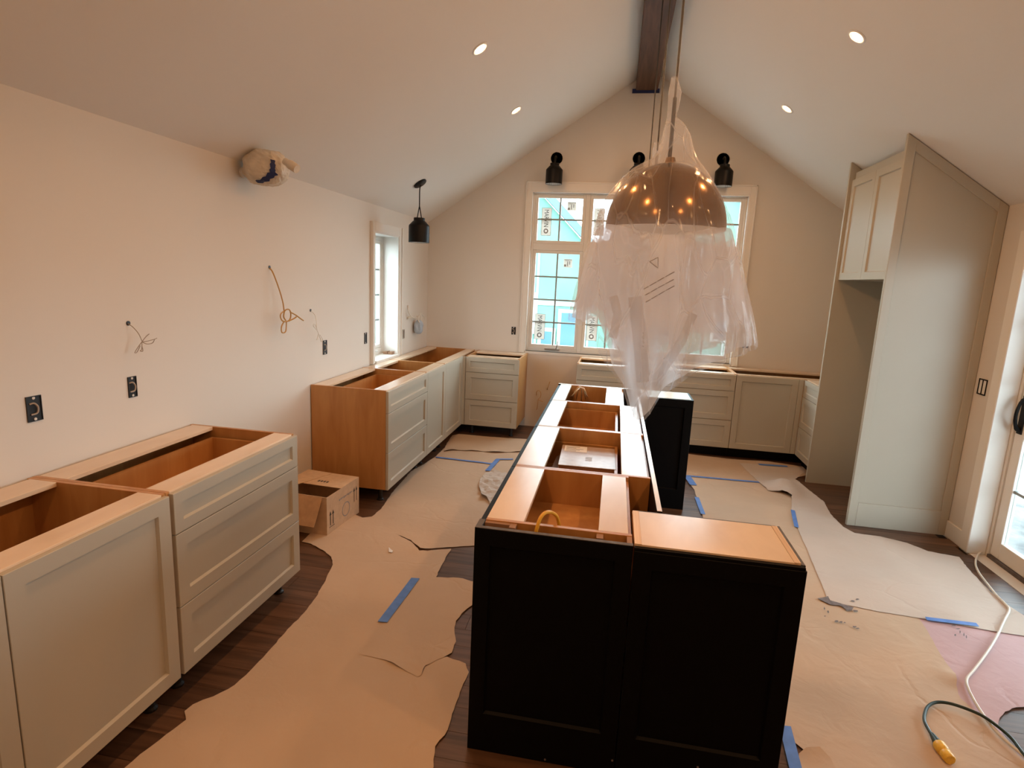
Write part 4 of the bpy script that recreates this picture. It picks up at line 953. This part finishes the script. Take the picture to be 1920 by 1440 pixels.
# ================================================================== WINDOW STICKERS
def sticker(label, px0, py0, px1, py1, txt):
    a = we(px0, py0, -.055+.004); b_ = we(px1, py1, -.055+.004)
    yy = FD+.017; x0, x1 = min(a.x,b_.x), max(a.x,b_.x); z0, z1 = min(a.z,b_.z), max(a.z,b_.z)
    root = empty('window_sticker', ((x0+x1)/2,yy,z0), 0, label, 'sticker')
    MB().box(x0,x1,yy,yy+.001,z0,z1).build('sticker_sheet', M['stick'], root)
    w = x1-x0; h = z1-z0
    if txt:
        e = .004
        MB().box(x0,x1,yy-.0008,yy-.0002,z0,z0+e).box(x0,x1,yy-.0008,yy-.0002,z1-e,z1).box(x0,x0+e,yy-.0008,yy-.0002,z0+e,z1-e).box(x1-e,x1,yy-.0008,yy-.0002,z0+e,z1-e).build('border', M['inkgrey'], root)
        sz = w*.62; ml = text_mesh(txt, sz); L = max(v.co.x for v in ml.vertices); sc = h*.62/L
        # reads downwards, seen from behind (mirrored)
        mw = Matrix(((0, -1, 0, x0+w*.72),(0,0,-1, yy-.001),(-1,0,0, z1-h*.06),(0,0,0,1))) @ Matrix.Scale(sc,4,(1,0,0)) @ Matrix.Scale(-1,4,(0,1,0)) @ Matrix.Translation((0,-sz*.72,0))
        mw = Matrix(((0, 1, 0, x0+w*.28),(0,0,-1, yy-.001),(-1,0,0, z1-h*.06),(0,0,0,1))) @ Matrix.Scale(sc,4,(1,0,0))
        lettering(txt, sz, M['ink'], root, mw)
        MB().lathe([(w*.12,0),(w*.24,0),(w*.24,.0005),(w*.12,.0005)],20).build('round_logo', M['inkgrey'], root, xf=frame3((x0+w*.5,yy-.0006,z0+h*.17),(1,0,0),(0,0,1)))
    else:
        for (u0,u1,v0,v1) in ((.08,.92,.86,.93),(.08,.3,.1,.35),(.42,.52,.15,.7),(.66,.76,.35,.75),(.15,.6,.75,.80)):
            MB().box(x0+w*u0,x0+w*u1,yy-.0008,yy-.0002,z0+h*v0,z0+h*v1).build('printed_mark', M['inkgrey'], root)
    unparent_offset(root)
sticker('tall MARVIN sticker on the upper pane of the outer window column', 1016, 389, 1032, 442, 'MARVIN')
sticker('square label sticker on the upper pane of the outer window column', 1064, 378, 1080, 395, None)
sticker('square label sticker on the lower sash of the outer window column', 1057, 485, 1072, 502, None)
sticker('tall MARVIN sticker low on the lower sash of the outer window column', 1003, 588, 1020, 637, 'MARVIN')
sticker('tall MARVIN sticker low on the middle window column', 1101, 592, 1118, 640, 'MARVIN')
sticker('tall MARVIN sticker on the upper pane of the middle window column', 1115, 390, 1131, 442, 'MARVIN')
# ================================================================== OUTSIDE
M['sheath'] = simple('green_sheathing', (0.11, 0.25, 0.20), 0.7, var=0.15, vscale=1.5)
M['sheathw'] = simple('pale_trim_board', (0.40, 0.46, 0.43), 0.7)
M['extglass'] = simple('blue_window_glass', (0.06, 0.15, 0.20), 0.15)
M['extroof'] = simple('grey_roof', (0.09, 0.17, 0.20), 0.8)
M['ground'] = simple('pale_ground', (0.20, 0.20, 0.20), 0.9, var=0.5, vscale=7.0)
o = MB().box(-30,30,YW+.25,45,-.5,-.35).box(4.98,30,-12,YW+.25,-.5,-.06).box(-30,-.25,-12,YW+.25,-.5,-.35).build('ground', M['ground']); struct(o, 'pale ground outside the house')
o = MB().box(4.96,8.2,-3,YW,2.62,2.75).build('added_shade_roof', M['extroof']); tag(o, 'added unseen flat roof cutting daylight at the glass door', 'light blocker')  # added out of view to cut daylight on the tall panel
def ext_house(x0, x1, y, zt, label, wins, gx):
    root = empty('neighbour_house', ((x0+x1)/2,y,-.35), 0, label, 'house')
    MB().box(x0,x1,y,y+5,-.35,zt).build('house_wall', M['sheath'], root)
    n_ = int((x1-x0)/1.22)+1
    for k in range(n_): MB().box(x0+k*1.22,x0+k*1.22+.05,y-.02,y,-.35,zt).build('trim_board', M['sheathw'], root)
    MB().box(x0,x1,y-.02,y,1.15,1.25).build('trim_board', M['sheathw'], root)
    for (a, b_, c, d) in wins:
        f = MB().box(a-.08,b_+.08,y-.04,y-.021,c-.08,d+.08).build('window_frame', M['sheathw'], root); MB().box(a,b_,y-.05,y-.041,c,d).build('pane', M['extglass'], f)
    gw, gh = 1.5, 1.5
    if gx is not None:
        MB().prism([(gx-gw,zt),(gx+gw,zt),(gx,zt+gh)],1,y-.01,y+2).build('gable', M['sheath'], root)
        MB().prism([(gx-gw-.15,zt-.1),(gx,zt+gh+.02),(gx+gw+.15,zt-.1),(gx+gw+.15,zt+.12),(gx,zt+gh+.25),(gx-gw-.15,zt+.12)],1,y-.2,y+2.5).build('roof', M['extroof'], root)
    unparent_offset(root)
ext_house(-4.5, 2.2, 12.5, 2.4, 'neighbouring house clad in green sheathing seen through the wide window', [(-.05,.35,.55,1.35),(1.0,1.5,-.1,1.0),(-1.2,-.6,.3,1.4),(.55,.8,-.2,.55)], .1)
ext_house(2.6, 7.2, 15.0, 2.9, 'second neighbouring house with pale trim boards beyond the wide window', [(3.2,3.8,.4,1.6),(4.8,5.6,.4,1.6)], 4.6)
root = empty('neighbour_house', (-6,6,-.35), 0, 'neighbouring house wall seen through the narrow window', 'house')
MB().box(-7.5,-5.2,2.5,14,-.35,3.4).build('house_wall', M['sheath'], root)
for k in range(6): MB().box(-5.2,-5.17,3+k*1.8,3.1+k*1.8,-.35,3.4).build('trim_board', M['sheathw'], root)
unparent_offset(root)
